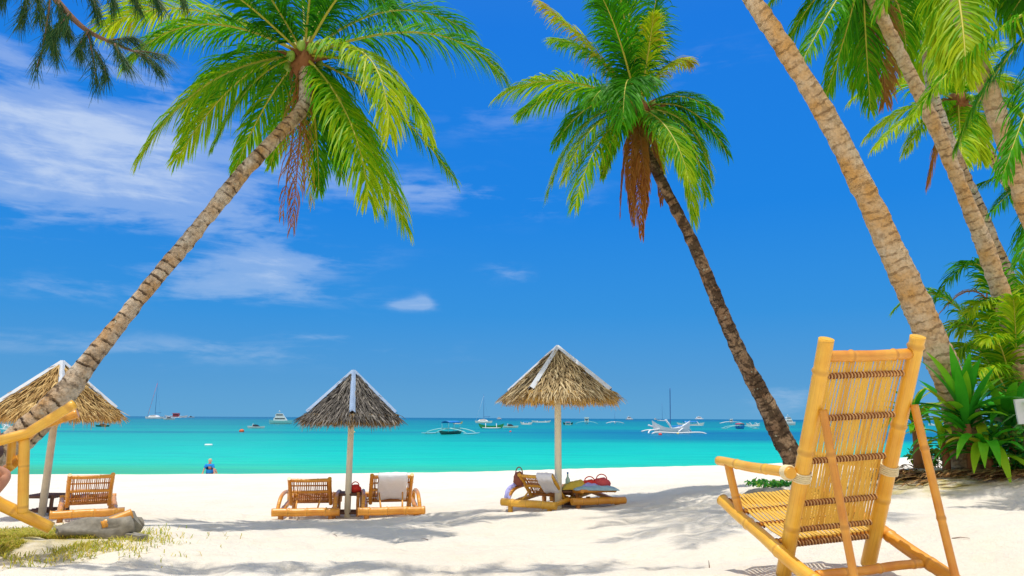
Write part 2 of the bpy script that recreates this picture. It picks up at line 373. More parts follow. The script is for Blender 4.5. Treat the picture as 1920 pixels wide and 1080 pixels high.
def vnoise(x, y, seed=0):
    xi = np.floor(x).astype(np.int64); yi = np.floor(y).astype(np.int64); xf = x-xi; yf = y-yi
    def h(a, b):
        n = (a*374761393+b*668265263+seed*144269) & 0x7fffffff; n = (n ^ (n >> 13))*1274126177 & 0x7fffffff; return ((n ^ (n >> 16)) & 0xffff)/65535.
    u = xf*xf*(3-2*xf); v = yf*yf*(3-2*yf)
    return (h(xi, yi)*(1-u)+h(xi+1, yi)*u)*(1-v)+(h(xi, yi+1)*(1-u)+h(xi+1, yi+1)*u)*v
def groundA(x, y, detail=True):
    x = np.asarray(x, float); y = np.asarray(y, float)
    num = 0; den = 0
    for (ax, ay, _), r in zip(A, resid):
        w = 1/(((x-ax)**2+(y-ay)**2)+.35)**1.6; num = num+w*r; den = den+w
    z = tr_c[0]+tr_c[1]*x+tr_c[2]*y+num/den
    yc = crestY(x); t = np.clip((y/yc-.72)/.28, 0, 1); t = t*t*(3-2*t)
    z = np.where(y < yc, z*(1-t)+ZC*t, ZC-.13*(y-yc)); z = np.clip(z, -6, 3.0)
    if detail:
        k = np.clip(1-(y-10)/20, .12, 1)
        fp = np.clip((vnoise(x*3.9+.3*y, y*4.7, 11)-.60)/.22, 0, 1)*np.clip(1.25-y/14, 0, 1)
        fq = np.clip((vnoise(x*8.3+5, y*9.1, 12)-.62)/.2, 0, 1)*np.clip(1.2-y/11, 0, 1)
        z = z-.042*fp-.016*fq+k*(.060*(vnoise(x*1.1, y*1.5, 1)-.5)+.032*(vnoise(x*2.6+7, y*3.6, 2)-.5)+.022*(vnoise(x*6, y*7, 3)-.5))
    return z
def gz(x, y): return float(groundA(x, y))
def on_ground(px, py, z0=1.6):
    z = z0
    for _ in range(25):
        p = at_z(px, py, z); z = .5*z+.5*float(groundA(p.x, p.y, False))
    p = at_z(px, py, z); return Vector((p.x, p.y, gz(p.x, p.y)))
def build_ground():
    ys = np.r_[np.array([-400, -100, -30, -12, -6, -2, 0, 1.2]), np.arange(2, 9, .05), np.arange(9, 15, .09), np.arange(15, 62, .45), 70, 90, 130, 200, 400, 1000, 3000, 9000, 20000]
    xs = np.r_[-20000, -6000, -2000, -600, -200, -90, -60, np.arange(-48, -9, .9), np.arange(-9, 9, .07), np.arange(9, 48, .9), 60, 90, 200, 600, 2000, 6000, 20000]
    X, Y = np.meshgrid(xs, ys); Z = groundA(X, Y)
    nx, ny = len(xs), len(ys); co = np.stack([X, Y, Z], -1).reshape(-1, 3)
    i = np.arange((nx-1)*(ny-1)); a = (i//(nx-1))*nx+i % (nx-1)
    quads = np.stack([a, a+1, a+nx+1, a+nx], -1)
    me = bpy.data.meshes.new('beach_sand'); me.vertices.add(len(co)); me.vertices.foreach_set('co', co.ravel())
    me.loops.add(quads.size); me.loops.foreach_set('vertex_index', quads.ravel().astype(np.int32))
    me.polygons.add(len(quads)); me.polygons.foreach_set('loop_start', np.arange(0, quads.size, 4, dtype=np.int32))
    me.polygons.foreach_set('loop_total', np.full(len(quads), 4, dtype=np.int32)); me.polygons.foreach_set('use_smooth', np.ones(len(quads), bool))
    soil = np.zeros(len(co))
    for (cx, cy, rx, ry) in SOIL:
        d = ((co[:, 0]-cx)/rx)**2+((co[:, 1]-cy)/ry)**2+.9*(vnoise(co[:, 0]*2.5, co[:, 1]*2.5, 5)-.5); soil = np.maximum(soil, np.clip(1.25-d, 0, 1))
    at_ = me.attributes.new('soil', 'FLOAT', 'POINT'); at_.data.foreach_set('value', soil)
    me.update(); me.materials.append(sand_mat()); o = bpy.data.objects.new('beach_sand', me); col.objects.link(o)
    tag(o, 'white sand beach sloping down to the turquoise sea', 'beach', kind='structure')
lp = on_ground(60, 1015); rp = at(1840, 885, 8.2)
SOIL = [(lp.x-.3, lp.y+.1, 1.0, .95), (rp.x+.2, rp.y+.1, 2.1, .8)]
build_ground()
wm = MB(); wx, wy = 20000, 22000
wys = [22, 30, 45, 60, 90, 140, 250, 500, 1200, 4000, wy]; wxs = [-wx, -4000, -800, -150, -40, 0, 40, 150, 800, 4000, wx]
for y in wys:
    for x in wxs: wm.v.append((x, y, 0))
for j in range(len(wys)-1):
    for i in range(len(wxs)-1):
        a = j*len(wxs)+i; wm.face((a, a+1, a+len(wxs)+1, a+len(wxs)), None, True)
tag(wm.build('sea', water_mat()), 'turquoise sea deepening to blue at the horizon', 'sea', kind='structure')

# ------------------------------------------------------------------ palms
def catmull(pts, n):
    P = [2*pts[0]-pts[1]]+list(pts)+[2*pts[-1]-pts[-2]]; out = []
    m = len(pts)-1
    for k in range(n+1):
        s = k/n*m; i = min(int(s), m-1); t = s-i; a, b, c, d = P[i:i+4]
        out.append(.5*((2*b)+(c-a)*t+(2*a-5*b+4*c-d)*t*t+(3*b-a-3*c+d)*t**3))
    return out
def trunk(parent, pts, radii, mat, flare=.0, scars=True):
    pts = [Vector(p) for p in pts]; L = sum((pts[i+1]-pts[i]).length for i in range(len(pts)-1)); n = int(L/.035)
    cl = catmull(pts, n); m = MB(); rr = []; rb = random.random()*9
    for k in range(n+1):
        s = k/n*(len(radii)-1); i = min(int(s), len(radii)-2); r = radii[i]+(radii[i+1]-radii[i])*(s-i)
        sp_ = k/n*L/.11; fr = sp_ % 1; ri = noise.noise(Vector((rb, int(sp_)*7.3, 3)))
        r *= 1+(.05+.05*ri)*(1-fr)**2+.04*ri+.05*noise.noise(Vector((rb, k*.05, 0)))+.03*noise.noise(Vector((rb, k*.4, 0)))
        rr.append(r)
    m.tube(cl, rr, 22, True, 0, 1/.11)
    # break up the round section a little
    m.v = [tuple(Vector(v)+Vector((noise.noise(Vector(v)*9), noise.noise(Vector(v)*9+Vector((7, 0, 0))), noise.noise(Vector(v)*9+Vector((0, 9, 0)))))*.016) for v in m.v]
    return m.build('trunk', mat, parent)
def frond(parent, P0, P1, P2, crown_out=None, n=46, lw=.021, ll=None, tint=(.15, .55), dead=False, droop=.42, gap=0.0, name='frond', rib=.022, patch=0):
    P0, P1, P2 = Vector(P0), Vector(P1), Vector(P2); C = 2*P1-(P0+P2)/2
    L = (P1-P0).length+(P2-P1).length
    ll = ll or L*.235
    rnd = random.Random(int(abs(P2.x*977+P2.z*331))+3)
    def B(t): return P0*(1-t)**2+C*(2*t*(1-t))+P2*t*t
    out = (P2-P0); out.z = 0
    if out.length < .2: out = Vector((0, -1, 0))
    out.normalize(); m = MB(); Z = Vector((0, 0, 1))
    for k in range(n):
        t = .10+.90*(k+.5)/n
        p = B(t); T = (B(min(1, t+.02))-B(t-.02)).normalized()
        ref = Z*(1-abs(T.z))-out*T.z; side = T.cross(ref).normalized(); nrm = side.cross(T)
        prof = (.45+.55*min(1, (t-.05)/.25))*(1-.62*max(0, (t-.55)/.45)**1.6)
        ang = R(28+38*t)
        for sg in (-1, 1):
            if rnd.random() < gap: continue
            l = ll*prof*rnd.uniform(.8, 1.22)*1.08; a = ang+R(rnd.uniform(-10, 12))
            d = side*(sg*math.cos(a))+T*math.sin(a)+nrm*(.10+rnd.uniform(-.12, .10)); d.normalize()
            g = droop*(rnd.uniform(.8, 1.7) if rnd.random() > .12 else 2.6); seg = l/4; q = p.copy(); pts = [q.copy()]; ws = []
            w0 = lw*rnd.uniform(.8, 1.15); tw = rnd.uniform(-.5, .5)
            ws.append((d.cross(nrm).normalized()*math.cos(tw)+nrm*math.sin(tw))*w0*.35)
            for i in range(4):
                q = q+d*seg; pts.append(q.copy()); d = (d-Z*g*(.5+.35*i)).normalized()
                ww = d.cross(nrm+side*.2); ww = (ww.normalized() if ww.length > .05 else T.copy())
                ww = (ww*math.cos(tw)+nrm*math.sin(tw)).normalized()
                ws.append(ww*w0*(.5, .5, .36, .04)[i])
            tt = tint[0]+(tint[1]-tint[0])*max(0, min(1, .25+.6*t+rnd.gauss(0, .22)))
            if patch and rnd.random() < patch: tt = rnd.uniform(.75, 1)
            m.strip(pts, ws, tt)
    o = m.build(name, M['leaf_dead' if dead else 'leaf'], parent)
    rm = MB(); rm.tube([B(k/14) for k in range(15)], [rib*(1-.85*k/14) for k in range(15)], 6, True)
    rm.build('rib', M['rib_dead' if dead else 'rib'], o); return o
def rel_frond(root, c3, tip, via, dt=0.0, dm=None, **kw):
    """c3 crown centre (world); tip and via in photo pixels; dt = how far the tip is nearer (-) or farther (+) than the crown"""
    dm = dt*.6 if dm is None else dm
    frond(root, c3, at(via[0], via[1], c3.y+dm), at(tip[0], tip[1], c3.y+dt), **kw)
def crown_heart(root, c3, s=1.0, nuts=5, husks=14, seed=1):
    rnd = random.Random(seed); m = MB()
    for k in range(husks):
        a = rnd.uniform(0, 6.28); l = rnd.uniform(.25, .5)*s; d = Vector((math.cos(a), math.sin(a), rnd.uniform(.3, 1.4))).normalized()
        p = c3+Vector((0, 0, -.12*s)); pts = [p+d*(l*i/4)+Vector((0, 0, -.05*s*i*i/8)) for i in range(5)]
        sd_ = d.cross(Vector((0, 0, 1))).normalized()
        m.strip(pts, [sd_*(.07*s*(1-.16*i)) for i in range(5)], .5)
        m.tube(pts, [.03*s*(1-.2*i) for i in range(5)], 5)
    for k in range(26):
        a = rnd.uniform(0, 6.28); p = c3+Vector((.12*s*math.cos(a), .12*s*math.sin(a), rnd.uniform(-.3, .1)*s)); l = rnd.uniform(.1, .35)*s
        m.tube([p, p+Vector((.06*math.cos(a), .06*math.sin(a), -l))*1.0], [.012*s, .004*s], 4)
    m.ball(c3+Vector((0, 0, -.05*s)), (.15*s, .15*s, .26*s), 12, 8, .5)
    m.build('husk', M['husk'], root)
    for k in range(nuts):
        a = rnd.uniform(0, 6.28); b = MB(); b.ball(c3+Vector((.22*s*math.cos(a), .22*s*math.sin(a), rnd.uniform(-.2, .12)*s)), (.06*s, .06*s, .075*s), 10, 8, .2)
        b.build('coconut', M['nut'], root)
def palm(label, path, radii, mat, group='coconut palms leaning over the beach'):
    """path: (px, py, Y) from base to crown"""
    pts = [at(*p) for p in path]; base = pts[0].copy()
    root = empty('palm_tree', (0, 0, 0)); tag(root, label, 'palm tree', group)
    g = gz(base.x, base.y); pts[0].z = g-.5 if abs(pts[0].z-g) < 1.5 else pts[0].z
    trunk(root, pts, radii, mat); return root, pts[-1]
def spray(root, c3, count, L, el=(-.2, 1.1), seed=3, tint=(.1, .6), **kw):
    """an unseen or barely seen crown: fronds all round"""
    rnd = random.Random(seed)
    for k in range(count):
        a = 6.283*k/count+rnd.uniform(-.2, .2); e = rnd.uniform(*el); l = L*rnd.uniform(.85, 1.1)
        h = Vector((math.cos(a), math.sin(a), 0)); p1 = c3+h*(l*.5*math.cos(e))+Vector((0, 0, l*.5*math.sin(e)+.12*l)); p2 = c3+h*(l*.92*math.cos(e*.6))+Vector((0, 0, l*.75*math.sin(e)-.28*l))
        frond(root, c3, p1, p2, tint=tint, **kw)

# palm leaning in from the left
r1, c1 = palm('palm tree leaning right over the thatched umbrella at the left edge of the beach',
    [(-190, 1010, 7.4), (-50, 905, 7.5), (46, 815, 7.7), (116, 744, 7.8), (162, 684, 7.9), (226, 604, 8.05), (292, 522, 8.2), (333, 474, 8.3), (378, 420, 8.45), (452, 328, 8.6), (524, 250, 8.8), (566, 204, 8.95), (573, 160, 9.0), (570, 105, 9.05)],
    [.24, .19, .15, .124, .10, .088, .086, .086, .086, .086, .082, .080, .078, .09], M['trunk'])
crown_heart(r1, c1, 1.0, 6, 16, 2)
for tip, via, dt, kw in [
    ((196, 52), (360, 18), .4, dict(tint=(.25, .75), patch=.04)), ((945, 148), (800, 62), .3, dict(tint=(.05, .5))),
    ((262, 296), (400, 150), -.9, dict(tint=(.15, .75), ll=.62)), ((345, 245), (445, 118), .8, dict(tint=(.1, .55))), ((730, 250), (682, 100), -1.6, dict(tint=(.3, .75))),
    ((852, 335), (725, 195), .9, dict(tint=(.05, .5), ll=.5)), ((757, 418), (672, 235), -.6, dict(tint=(.15, .7))), ((690, 372), (650, 215), -1.2, dict(tint=(.2, .7))),
    ((440, 318), (505, 185), 1.2, dict(tint=(.1, .55), ll=.45)), ((598, 355), (590, 215), .9, dict(tint=(.05, .4), ll=.45)), ((508, 310), (540, 190), 1.6, dict(tint=(.2, .6), ll=.4)),
    ((470, -150), (500, -20), .8, dict(tint=(0, .4))), ((600, -220), (586, -60), -.6, dict(tint=(.05, .5))), ((375, -45), (460, 5), -1.2, dict(tint=(0, .4))),
    ((760, -60), (665, -40), -1.0, dict(tint=(0, .35))), ((740, 30), (660, -20), 1.3, dict(tint=(0, .35))), ((700, -120), (625, -30), .8, dict(tint=(0, .4))), ((410, -130), (500, -15), -.8, dict(tint=(0, .4))),
    ((520, -190), (560, -50), 1.2, dict(tint=(0, .35))), ((640, 330), (625, 190), 1.3, dict(tint=(.05, .45))), ((330, 300), (450, 150), .8, dict(tint=(.15, .65))), ((235, 120), (385, 45), -.9, dict(tint=(.1, .6))), ((880, 60), (735, 20), 1.2, dict(tint=(0, .4))), ((800, 250), (710, 135), -1.0, dict(tint=(.15, .7))), ((720, 395), (655, 220), .5, dict(tint=(.05, .5))), ((400, 275), (480, 150), -.6, dict(tint=(.1, .6)))]:
    rel_frond(r1, c1, tip, via, dt, n=118, **kw)
rel_frond(r1, c1, (548, 425), (562, 255), .3, n=64, dead=True, tint=(.0, 1.0), droop=1.3, ll=.40, lw=.012, gap=.2, name='dead_frond')
rel_frond(r1, c1, (530, 405), (550, 245), .5, n=44, dead=True, tint=(0, 1.0), droop=1.2, ll=.36, lw=.012, name='dead_frond', gap=.4)
rel_frond(r1, c1, (585, 380), (572, 240), .6, n=50, tint=(.2, .9), patch=.3, droop=1.0, ll=.36, lw=.014, gap=.2)
rel_frond(r1, c1, (640, 300), (612, 190), .9, tint=(0, .4), n=100, ll=.5)

# palm in the middle
r2, c2 = palm('palm leaning left behind the large chair, a mass of dead orange fronds hanging from it',
    [(1508, 918, 11.5), (1492, 872, 11.5), (1467, 822, 11.5), (1432, 748, 11.45), (1390, 668, 11.4), (1348, 572, 11.3), (1302, 462, 11.2), (1256, 370, 11.1), (1220, 300, 11.0), (1202, 250, 11.0), (1196, 205, 11.0)],
    [.24, .175, .155, .140, .118, .104, .092, .084, .08, .08, .09], M['trunk_d'])
crown_heart(r2, c2, 1.1, 5, 14, 5)
for tip, via, dt, kw in [
    ((936, 180), (1060, 152), -.8, dict(tint=(.1, .75), ll=.62)), ((1016, 8), (1110, 95), .5, dict(tint=(.3, .95), patch=.45, gap=.1)), ((1040, 75), (1120, 110), 1.0, dict(tint=(.1, .6))),
    ((1085, -60), (1148, 50), .3, dict(tint=(0, .35), ll=.7)), ((1165, -90), (1180, 40), .7, dict(tint=(0, .3), ll=.7)), ((1120, -20), (1160, 70), -1.2, dict(tint=(0, .35))), ((1245, -90), (1222, 50), .2, dict(tint=(0, .4), ll=.6)), ((1225, 30), (1215, 100), -.8, dict(tint=(.3, .8), patch=.15, gap=.2)),
    ((1296, 118), (1246, 128), .6, dict(tint=(.4, .95), patch=.4, ll=.4)), ((1168, 225), (1178, 150), -2.2, dict(tint=(0, .3), ll=.7)), ((1110, 190), (1150, 165), -1.8, dict(tint=(.05, .4))),
    ((1364, 290), (1290, 205), .3, dict(tint=(0, .4), ll=.5)), ((1300, 412), (1268, 270), -.7, dict(tint=(.1, .65))), ((1325, 370), (1280, 240), .8, dict(tint=(.05, .5))), ((1290, 330), (1250, 240), -1.4, dict(tint=(.15, .6))),
    ((1026, 365), (1100, 230), -.3, dict(tint=(.1, .65))), ((1078, 385), (1128, 262), -1.2, dict(tint=(.1, .65), ll=.55)), ((1130, 330), (1158, 240), .9, dict(tint=(.15, .6))),
    ((1230, 20), (1212, 90), 1.2, dict(tint=(0, .3), ll=.6)), ((1240, 330), (1222, 230), 1.0, dict(tint=(.3, .8))), ((1040, 270), (1115, 195), 1.0, dict(tint=(.05, .4))), ((1345, 215), (1275, 180), 1.0, dict(tint=(0, .4), ll=.45)), ((1062, 330), (1118, 235), -.9, dict(tint=(.2, .7))), ((975, 215), (1080, 170), .9, dict(tint=(.05, .5))), ((1155, -40), (1175, 60), -.6, dict(tint=(.05, .5), ll=.6)), ((1335, 335), (1285, 230), -.2, dict(tint=(.1, .6)))]:
    rel_frond(r2, c2, tip, via, dt, n=120, lw=.021, **kw)
for tip, via, dt, kw in [((1203, 440), (1196, 310), -.2, dict(ll=.34)), ((1182, 360), (1186, 270), -.5, dict(ll=.34)), ((1208, 400), (1206, 300), .1, dict(ll=.3)), ((1163, 405), (1172, 290), .1, dict(ll=.22, gap=.3)),
        ((1240, 380), (1228, 290), .4, dict(ll=.25)), ((1188, 415), (1184, 300), .2, dict(ll=.3)), ((1212, 350), (1202, 270), -.6, dict(ll=.3))]:
    rel_frond(r2, c2, tip, via, dt, n=110, lw=.014, dead=True, tint=(.2, 1.0), droop=1.9, name='dead_frond', **{**dict(gap=.15), **kw})

# big bare trunk crossing the top right
r3, c3 = palm('thick pale palm trunk running from the top edge down to behind the big bamboo chair',
    [(1820, 882, 8.9), (1808, 800, 8.8), (1790, 735, 8.7), (1763, 673, 8.6), (1717, 566, 8.5), (1668, 460, 8.4), (1612, 340, 8.3), (1546, 213, 8.2), (1480, 104, 8.1), (1411, 0, 8.0), (1375, -60, 7.9), (1290, -230, 7.8), (1240, -380, 7.7)],
    [.27, .21, .18, .166, .160, .143, .128, .116, .11, .105, .10, .095, .1], M['trunk_w'])
crown_heart(r3, c3, 1.0, 4, 10, 8); spray(r3, c3, 14, 2.4, (.35, 1.1), 5, n=40)
# second right trunk, crown just over the top edge
r4, c4 = palm('slimmer palm just right of the thick pale one, green fronds hanging from the top edge',
    [(1965, 900, 10.4), (1948, 800, 10.3), (1914, 673, 10.2), (1882, 566, 10.1), (1846, 460, 10.0), (1820, 396, 9.9), (1766, 266, 9.8), (1717, 162, 9.6), (1670, 66, 9.5), (1638, 0, 9.4), (1616, -70, 9.4)],
    [.20, .155, .135, .122, .108, .098, .09, .085, .082, .08, .085], M['trunk_w'])
crown_heart(r4, c4, 1.0, 4, 10, 9)
for tip, via, dt, kw in [((1478, 80), (1535, -10), .4, {}), ((1500, 122), (1560, 15), -.9, {}), ((1548, 180), (1590, 45), .6, {}), ((1632, 205), (1622, 50), .9, {}), ((1440, 15), (1520, -60), -.3, {}),
        ((1660, 190), (1645, 50), 1.0, dict(dead=True)), ((1700, 120), (1680, 0), 1.2, {}), ((1770, 60), (1710, -60), .8, {}), ((1500, -140), (1560, -120), 0, {}), ((1700, -200), (1660, -140), .5, {}), ((1605, 165), (1612, 40), 1.3, {})]:
    rel_frond(r4, c4, tip, via, dt, n=115, **{**dict(tint=(.05, .5), ll=.5), **kw})
r5, c5 = palm('stout palm trunk leaning left out of the right edge of the photo',
    [(2075, 900, 8.2), (2045, 740, 8.1), (1995, 560, 8.0), (1950, 440, 7.9), (1920, 362, 7.8), (1892, 275, 7.75), (1861, 192, 7.7), (1826, 90, 7.6), (1797, 0, 7.6), (1775, -110, 7.5)],
    [.22, .18, .15, .125, .115, .108, .10, .098, .096, .09], M['trunk_w'])
crown_heart(r5, c5, 1.0, 3, 10, 10)
for tip, via, dt, kw in [((1650, 20), (1715, -90), -.2, {}), ((1812, 150), (1800, 10), -.8, dict(tint=(.3, .75))), ((1775, 105), (1785, -20), .8, dict(tint=(.3, .8))), ((1905, 60), (1850, -70), .5, {}), ((1785, 110), (1775, 0), 1.0, dict(tint=(.2, .7))), ((1650, -140), (1710, -160), .3, {}), ((1880, -160), (1830, -180), .3, {})]:
    rel_frond(r5, c5, tip, via, dt, n=115, **{**dict(tint=(.1, .55), ll=.5), **kw})
r6, c6 = palm('distant slender palm with a full yellow-green crown between the right trunks',
    [(2060, 905, 16), (2000, 620, 15.9), (1950, 470, 15.8), (1905, 370, 15.7), (1872, 315, 15.6), (1836, 262, 15.5), (1806, 215, 15.5), (1796, 190, 15.5)],
    [0.187, 0.145, 0.128, 0.119, 0.111, 0.102, 0.093, 0.093], M['trunk'])
crown_heart(r6, c6, 1.2, 4, 12, 11)
for tip, via, dt, kw in [((1594, 192), (1680, 155), -.5, {}), ((1624, 258), (1700, 205), .7, {}), ((1640, 278), (1715, 215), -1.2, {}), ((1698, 285), (1745, 215), -.5, {}), ((1700, 130), (1745, 130), 1.2, {}), ((1900, 165), (1850, 150), .5, {}),
        ((1915, 215), (1860, 185), -.7, {}), ((1815, 110), (1805, 140), 1.2, {}), ((1770, 90), (1785, 130), -.9, {}), ((1860, 250), (1832, 210), 1.0, {}), ((1805, 310), (1800, 245), -1.4, {}), ((1740, 345), (1765, 250), .4, dict(dead=True)), ((1862, 90), (1830, 130), 0, {}), ((1720, 60), (1760, 120), .3, {}), ((1840, 300), (1822, 235), -.6, {})]:
    rel_frond(r6, c6, tip, via, dt, n=105, **{**dict(tint=(.25, .75), lw=.03, ll=.6), **kw})
rel_frond(r6, c6, (1768, 275), (1782, 225), -.3, n=20, dead=True, tint=(.6, .9), lw=.03, ll=.2, name='flower_stalk'); rel_frond(r6, c6, (1806, 262), (1803, 220), -.8, n=20, dead=True, tint=(.6, .9), lw=.03, ll=.2, name='flower_stalk')
r7, c7 = palm('palm trunk half hidden behind a slimmer trunk, bright fronds at the top edge',
    [(1985, 905, 12.5), (1962, 760, 12.4), (1936, 650, 12.3), (1903, 556, 12.2), (1864, 460, 12.1), (1826, 370, 12.0), (1782, 270, 11.9), (1748, 170, 11.8), (1736, 60, 11.7), (1730, -20, 11.7)],
    [.2, .15, .13, .12, .11, .10, .095, .09, .09, .09], M['trunk'])
crown_heart(r7, c7, 1.0, 3, 10, 12)
for tip, via, dt, kw in [((1680, 130), (1700, 30), -.8, {}), ((1660, 60), (1700, 0), .4, {}), ((1762, 165), (1755, 50), -1.3, {}), ((1810, 110), (1775, 10), .6, {}), ((1850, 60), (1795, -20), -.4, {}), ((1735, 150), (1735, 50), .9, {}), ((1640, -40), (1680, -60), 0, {}), ((1700, -140), (1712, -90), 0, {}), ((1800, -130), (1775, -90), 0, {})]:
    rel_frond(r7, c7, tip, via, dt, n=105, **{**dict(tint=(.15, .7), lw=.026, ll=.55), **kw})
r8, c8 = palm('palm with long dark fronds hanging in from beyond the right edge of the photo',
    [(2180, 930, 7.4), (2140, 700, 7.3), (2100, 420, 7.2), (2060, 200, 7.1), (2035, 40, 7.0), (2030, -20, 7.0)], [.22, .18, .15, .13, .12, .12], M['trunk_w'])
crown_heart(r8, c8, 1.0, 3, 10, 13)
for tip, via, dt, kw in [((1698, 235), (1850, 72), -.2, dict(tint=(.1, .65), ll=.5)), ((1795, 275), (1890, 105), .5, dict(tint=(.05, .5))), ((1880, 330), (1960, 120), -.8, {}), ((1845, -60), (1930, -80), .3, {}), ((2200, 200), (2120, 40), 0, {}), ((2150, -150), (2090, -120), 0, {}), ((1960, 300), (2000, 130), .6, {}), ((1900, 20), (1960, -40), .8, {})]:
    rel_frond(r8, c8, tip, via, dt, n=115, **{**dict(tint=(0, .35), ll=.45, lw=.022), **kw})
r10, c10 = palm('dark green palm whose frond tips poke in at the right edge below the stout trunk',
    [(2120, 900, 12), (2080, 700, 12), (2040, 500, 12), (2020, 340, 12)], [.2, .16, .14, .13], M['trunk'])
for tip, via, dt, kw in [((1820, 356), (1920, 322), 0, {}), ((1862, 395), (1940, 335), -.7, {}), ((1900, 450), (1960, 360), .5, {}), ((2200, 400), (2120, 310), 0, {}), ((1990, 200), (2010, 260), .3, {}), ((1910, 490), (1970, 380), -1, {}), ((1905, 290), (1960, 280), .9, {})]:
    rel_frond(r10, c10, tip, via, dt, n=90, **{**dict(tint=(0, .35), lw=.026), **kw})
# young palm in the bed
r9 = empty('palm_tree'); tag(r9, 'young trunkless palm with arching yellow-green fronds behind the broad leaf plants', 'palm tree', 'coconut palms leaning over the beach')
c9 = at(1908, 800, 10.8); tm = MB(); g9 = gz(c9.x, c9.y)
tm.tube([(c9.x+.05, c9.y, g9-.1), tuple(c9), (c9.x-.03, c9.y, c9.z+.35)], [.14, .10, .05], 14); tm.build('trunk', M['husk'], r9)
for tip, via, dt, kw in [((1752, 562), (1856, 515), -.3, dict(tint=(0, .4))), ((1676, 582), (1790, 572), .5, dict(tint=(.05, .55), ll=.4)), ((1785, 690), (1835, 655), -.5, {}), ((1800, 625), (1865, 610), .7, {}), ((1850, 520), (1890, 600), .6, {}), ((1925, 480), (1915, 620), .9, dict(tint=(.1, .5))),
        ((1780, 740), (1850, 700), -1.0, {}), ((1815, 585), (1875, 600), -.9, {}), ((1835, 700), (1870, 700), -1.3, {}), ((1990, 560), (1950, 640), 0, {}), ((2020, 660), (1960, 700), -.6, {}), ((1900, 560), (1905, 650), -1.2, {}), ((1850, 640), (1880, 660), -1.2, {}), ((1765, 655), (1830, 620), .2, {})]:
    rel_frond(r9, c9, tip, via, dt, n=105, **{**dict(tint=(.15, .7), lw=.024, ll=.42, droop=.3, rib=.016), **kw})
rel_frond(r9, c9, (1745, 610), (1850, 560), .2, n=26, dead=True, tint=(.0, .7), ll=.3, gap=.35, name='dead_frond')

# ------------------------------------------------------------------ broad leaf plants
def rosette(label, px, py, Y, n, L, w, stem=0.0, tint=(0, .6), seed=1, lean=.9, mat='broad', up=(.25, 1.25)):
    c = at(px, py, Y); g = gz(c.x, c.y); rnd = random.Random(seed)
    root = empty('leafy_plant'); tag(root, label, 'plant', 'broad leaf plants in the bed at the right')
    sm = MB(); sm.tube([(c.x, c.y, g-.1), (c.x+.02, c.y, (g+c.z)/2), tuple(c)], [.085, .07, .05] if stem else [.05, .045, .04], 12)
    o = sm.build('stem', M['husk'], root)
    m = MB()
    for k in range(n):
        a = 6.283*k*.618; e = rnd.uniform(*up); l = L*rnd.uniform(.7, 1.1)
        d = Vector((math.cos(a)*math.cos(e), math.sin(a)*math.cos(e), math.sin(e))); q = c+Vector((0, 0, rnd.uniform(-.12, .1))); s_ = d.cross(Vector((0, 0, 1))).normalized()
        pts = []; N_ = 9; bend = rnd.uniform(.08, .22)*lean
        for i in range(N_):
            pts.append(q.copy()); q = q+d*(l/(N_-1)); d = (d-Vector((0, 0, bend))).normalized()
        prof = [.35, .6, .85, 1, 1, .9, .7, .42, .03]; tt = tint[0]+(tint[1]-tint[0])*rnd.random()**1.4
        if rnd.random() < .07: tt = rnd.uniform(.7, 1)
        b = len(m.v); fold = .35
        for p, f in zip(pts, prof):
            ww = w*.5*f; m.v += [tuple(p-s_*ww+Vector((0, 0, ww*fold))), tuple(p), tuple(p+s_*ww+Vector((0, 0, ww*fold)))]
        for i in range(N_-1):
            for h in (0, 1): m.face((b+3*i+h, b+3*i+h+1, b+3*i+h+4, b+3*i+h+3), [(h, i), (h+1, i), (h+1, i+1), (h, i+1)], True, min(1, tt+.02*i))
    m.build('foliage', M[mat], root); return root
rosette('leafy plant on a shaggy brown stem right behind the big chair back, light green leaves', 1716, 785, 9.3, 34, .62, .085, 1, (.1, .8), 3, 1.3)
rosette('tallest bright green strap leaf plant, in front of the thick pale trunk base', 1812, 795, 8.4, 34, .88, .12, 0, (0, .45), 4, .8, up=(.5, 1.4))
rosette('strap leaf plant with drooping dark leaves low in front of the others', 1850, 850, 8.2, 30, .75, .11, 0, (.1, .6), 5, 1.5)
rosette('strap leaf plant with wide glossy leaves beside the white board', 1893, 800, 8.5, 28, .8, .11, 0, (0, .4), 6, 1.0, up=(.3, 1.2))
rosette('short yellow-tipped leafy plant at the left foot of the tallest strap leaf plant', 1768, 830, 8.6, 20, .5, .08, 0, (.3, .95), 8, 1.4)
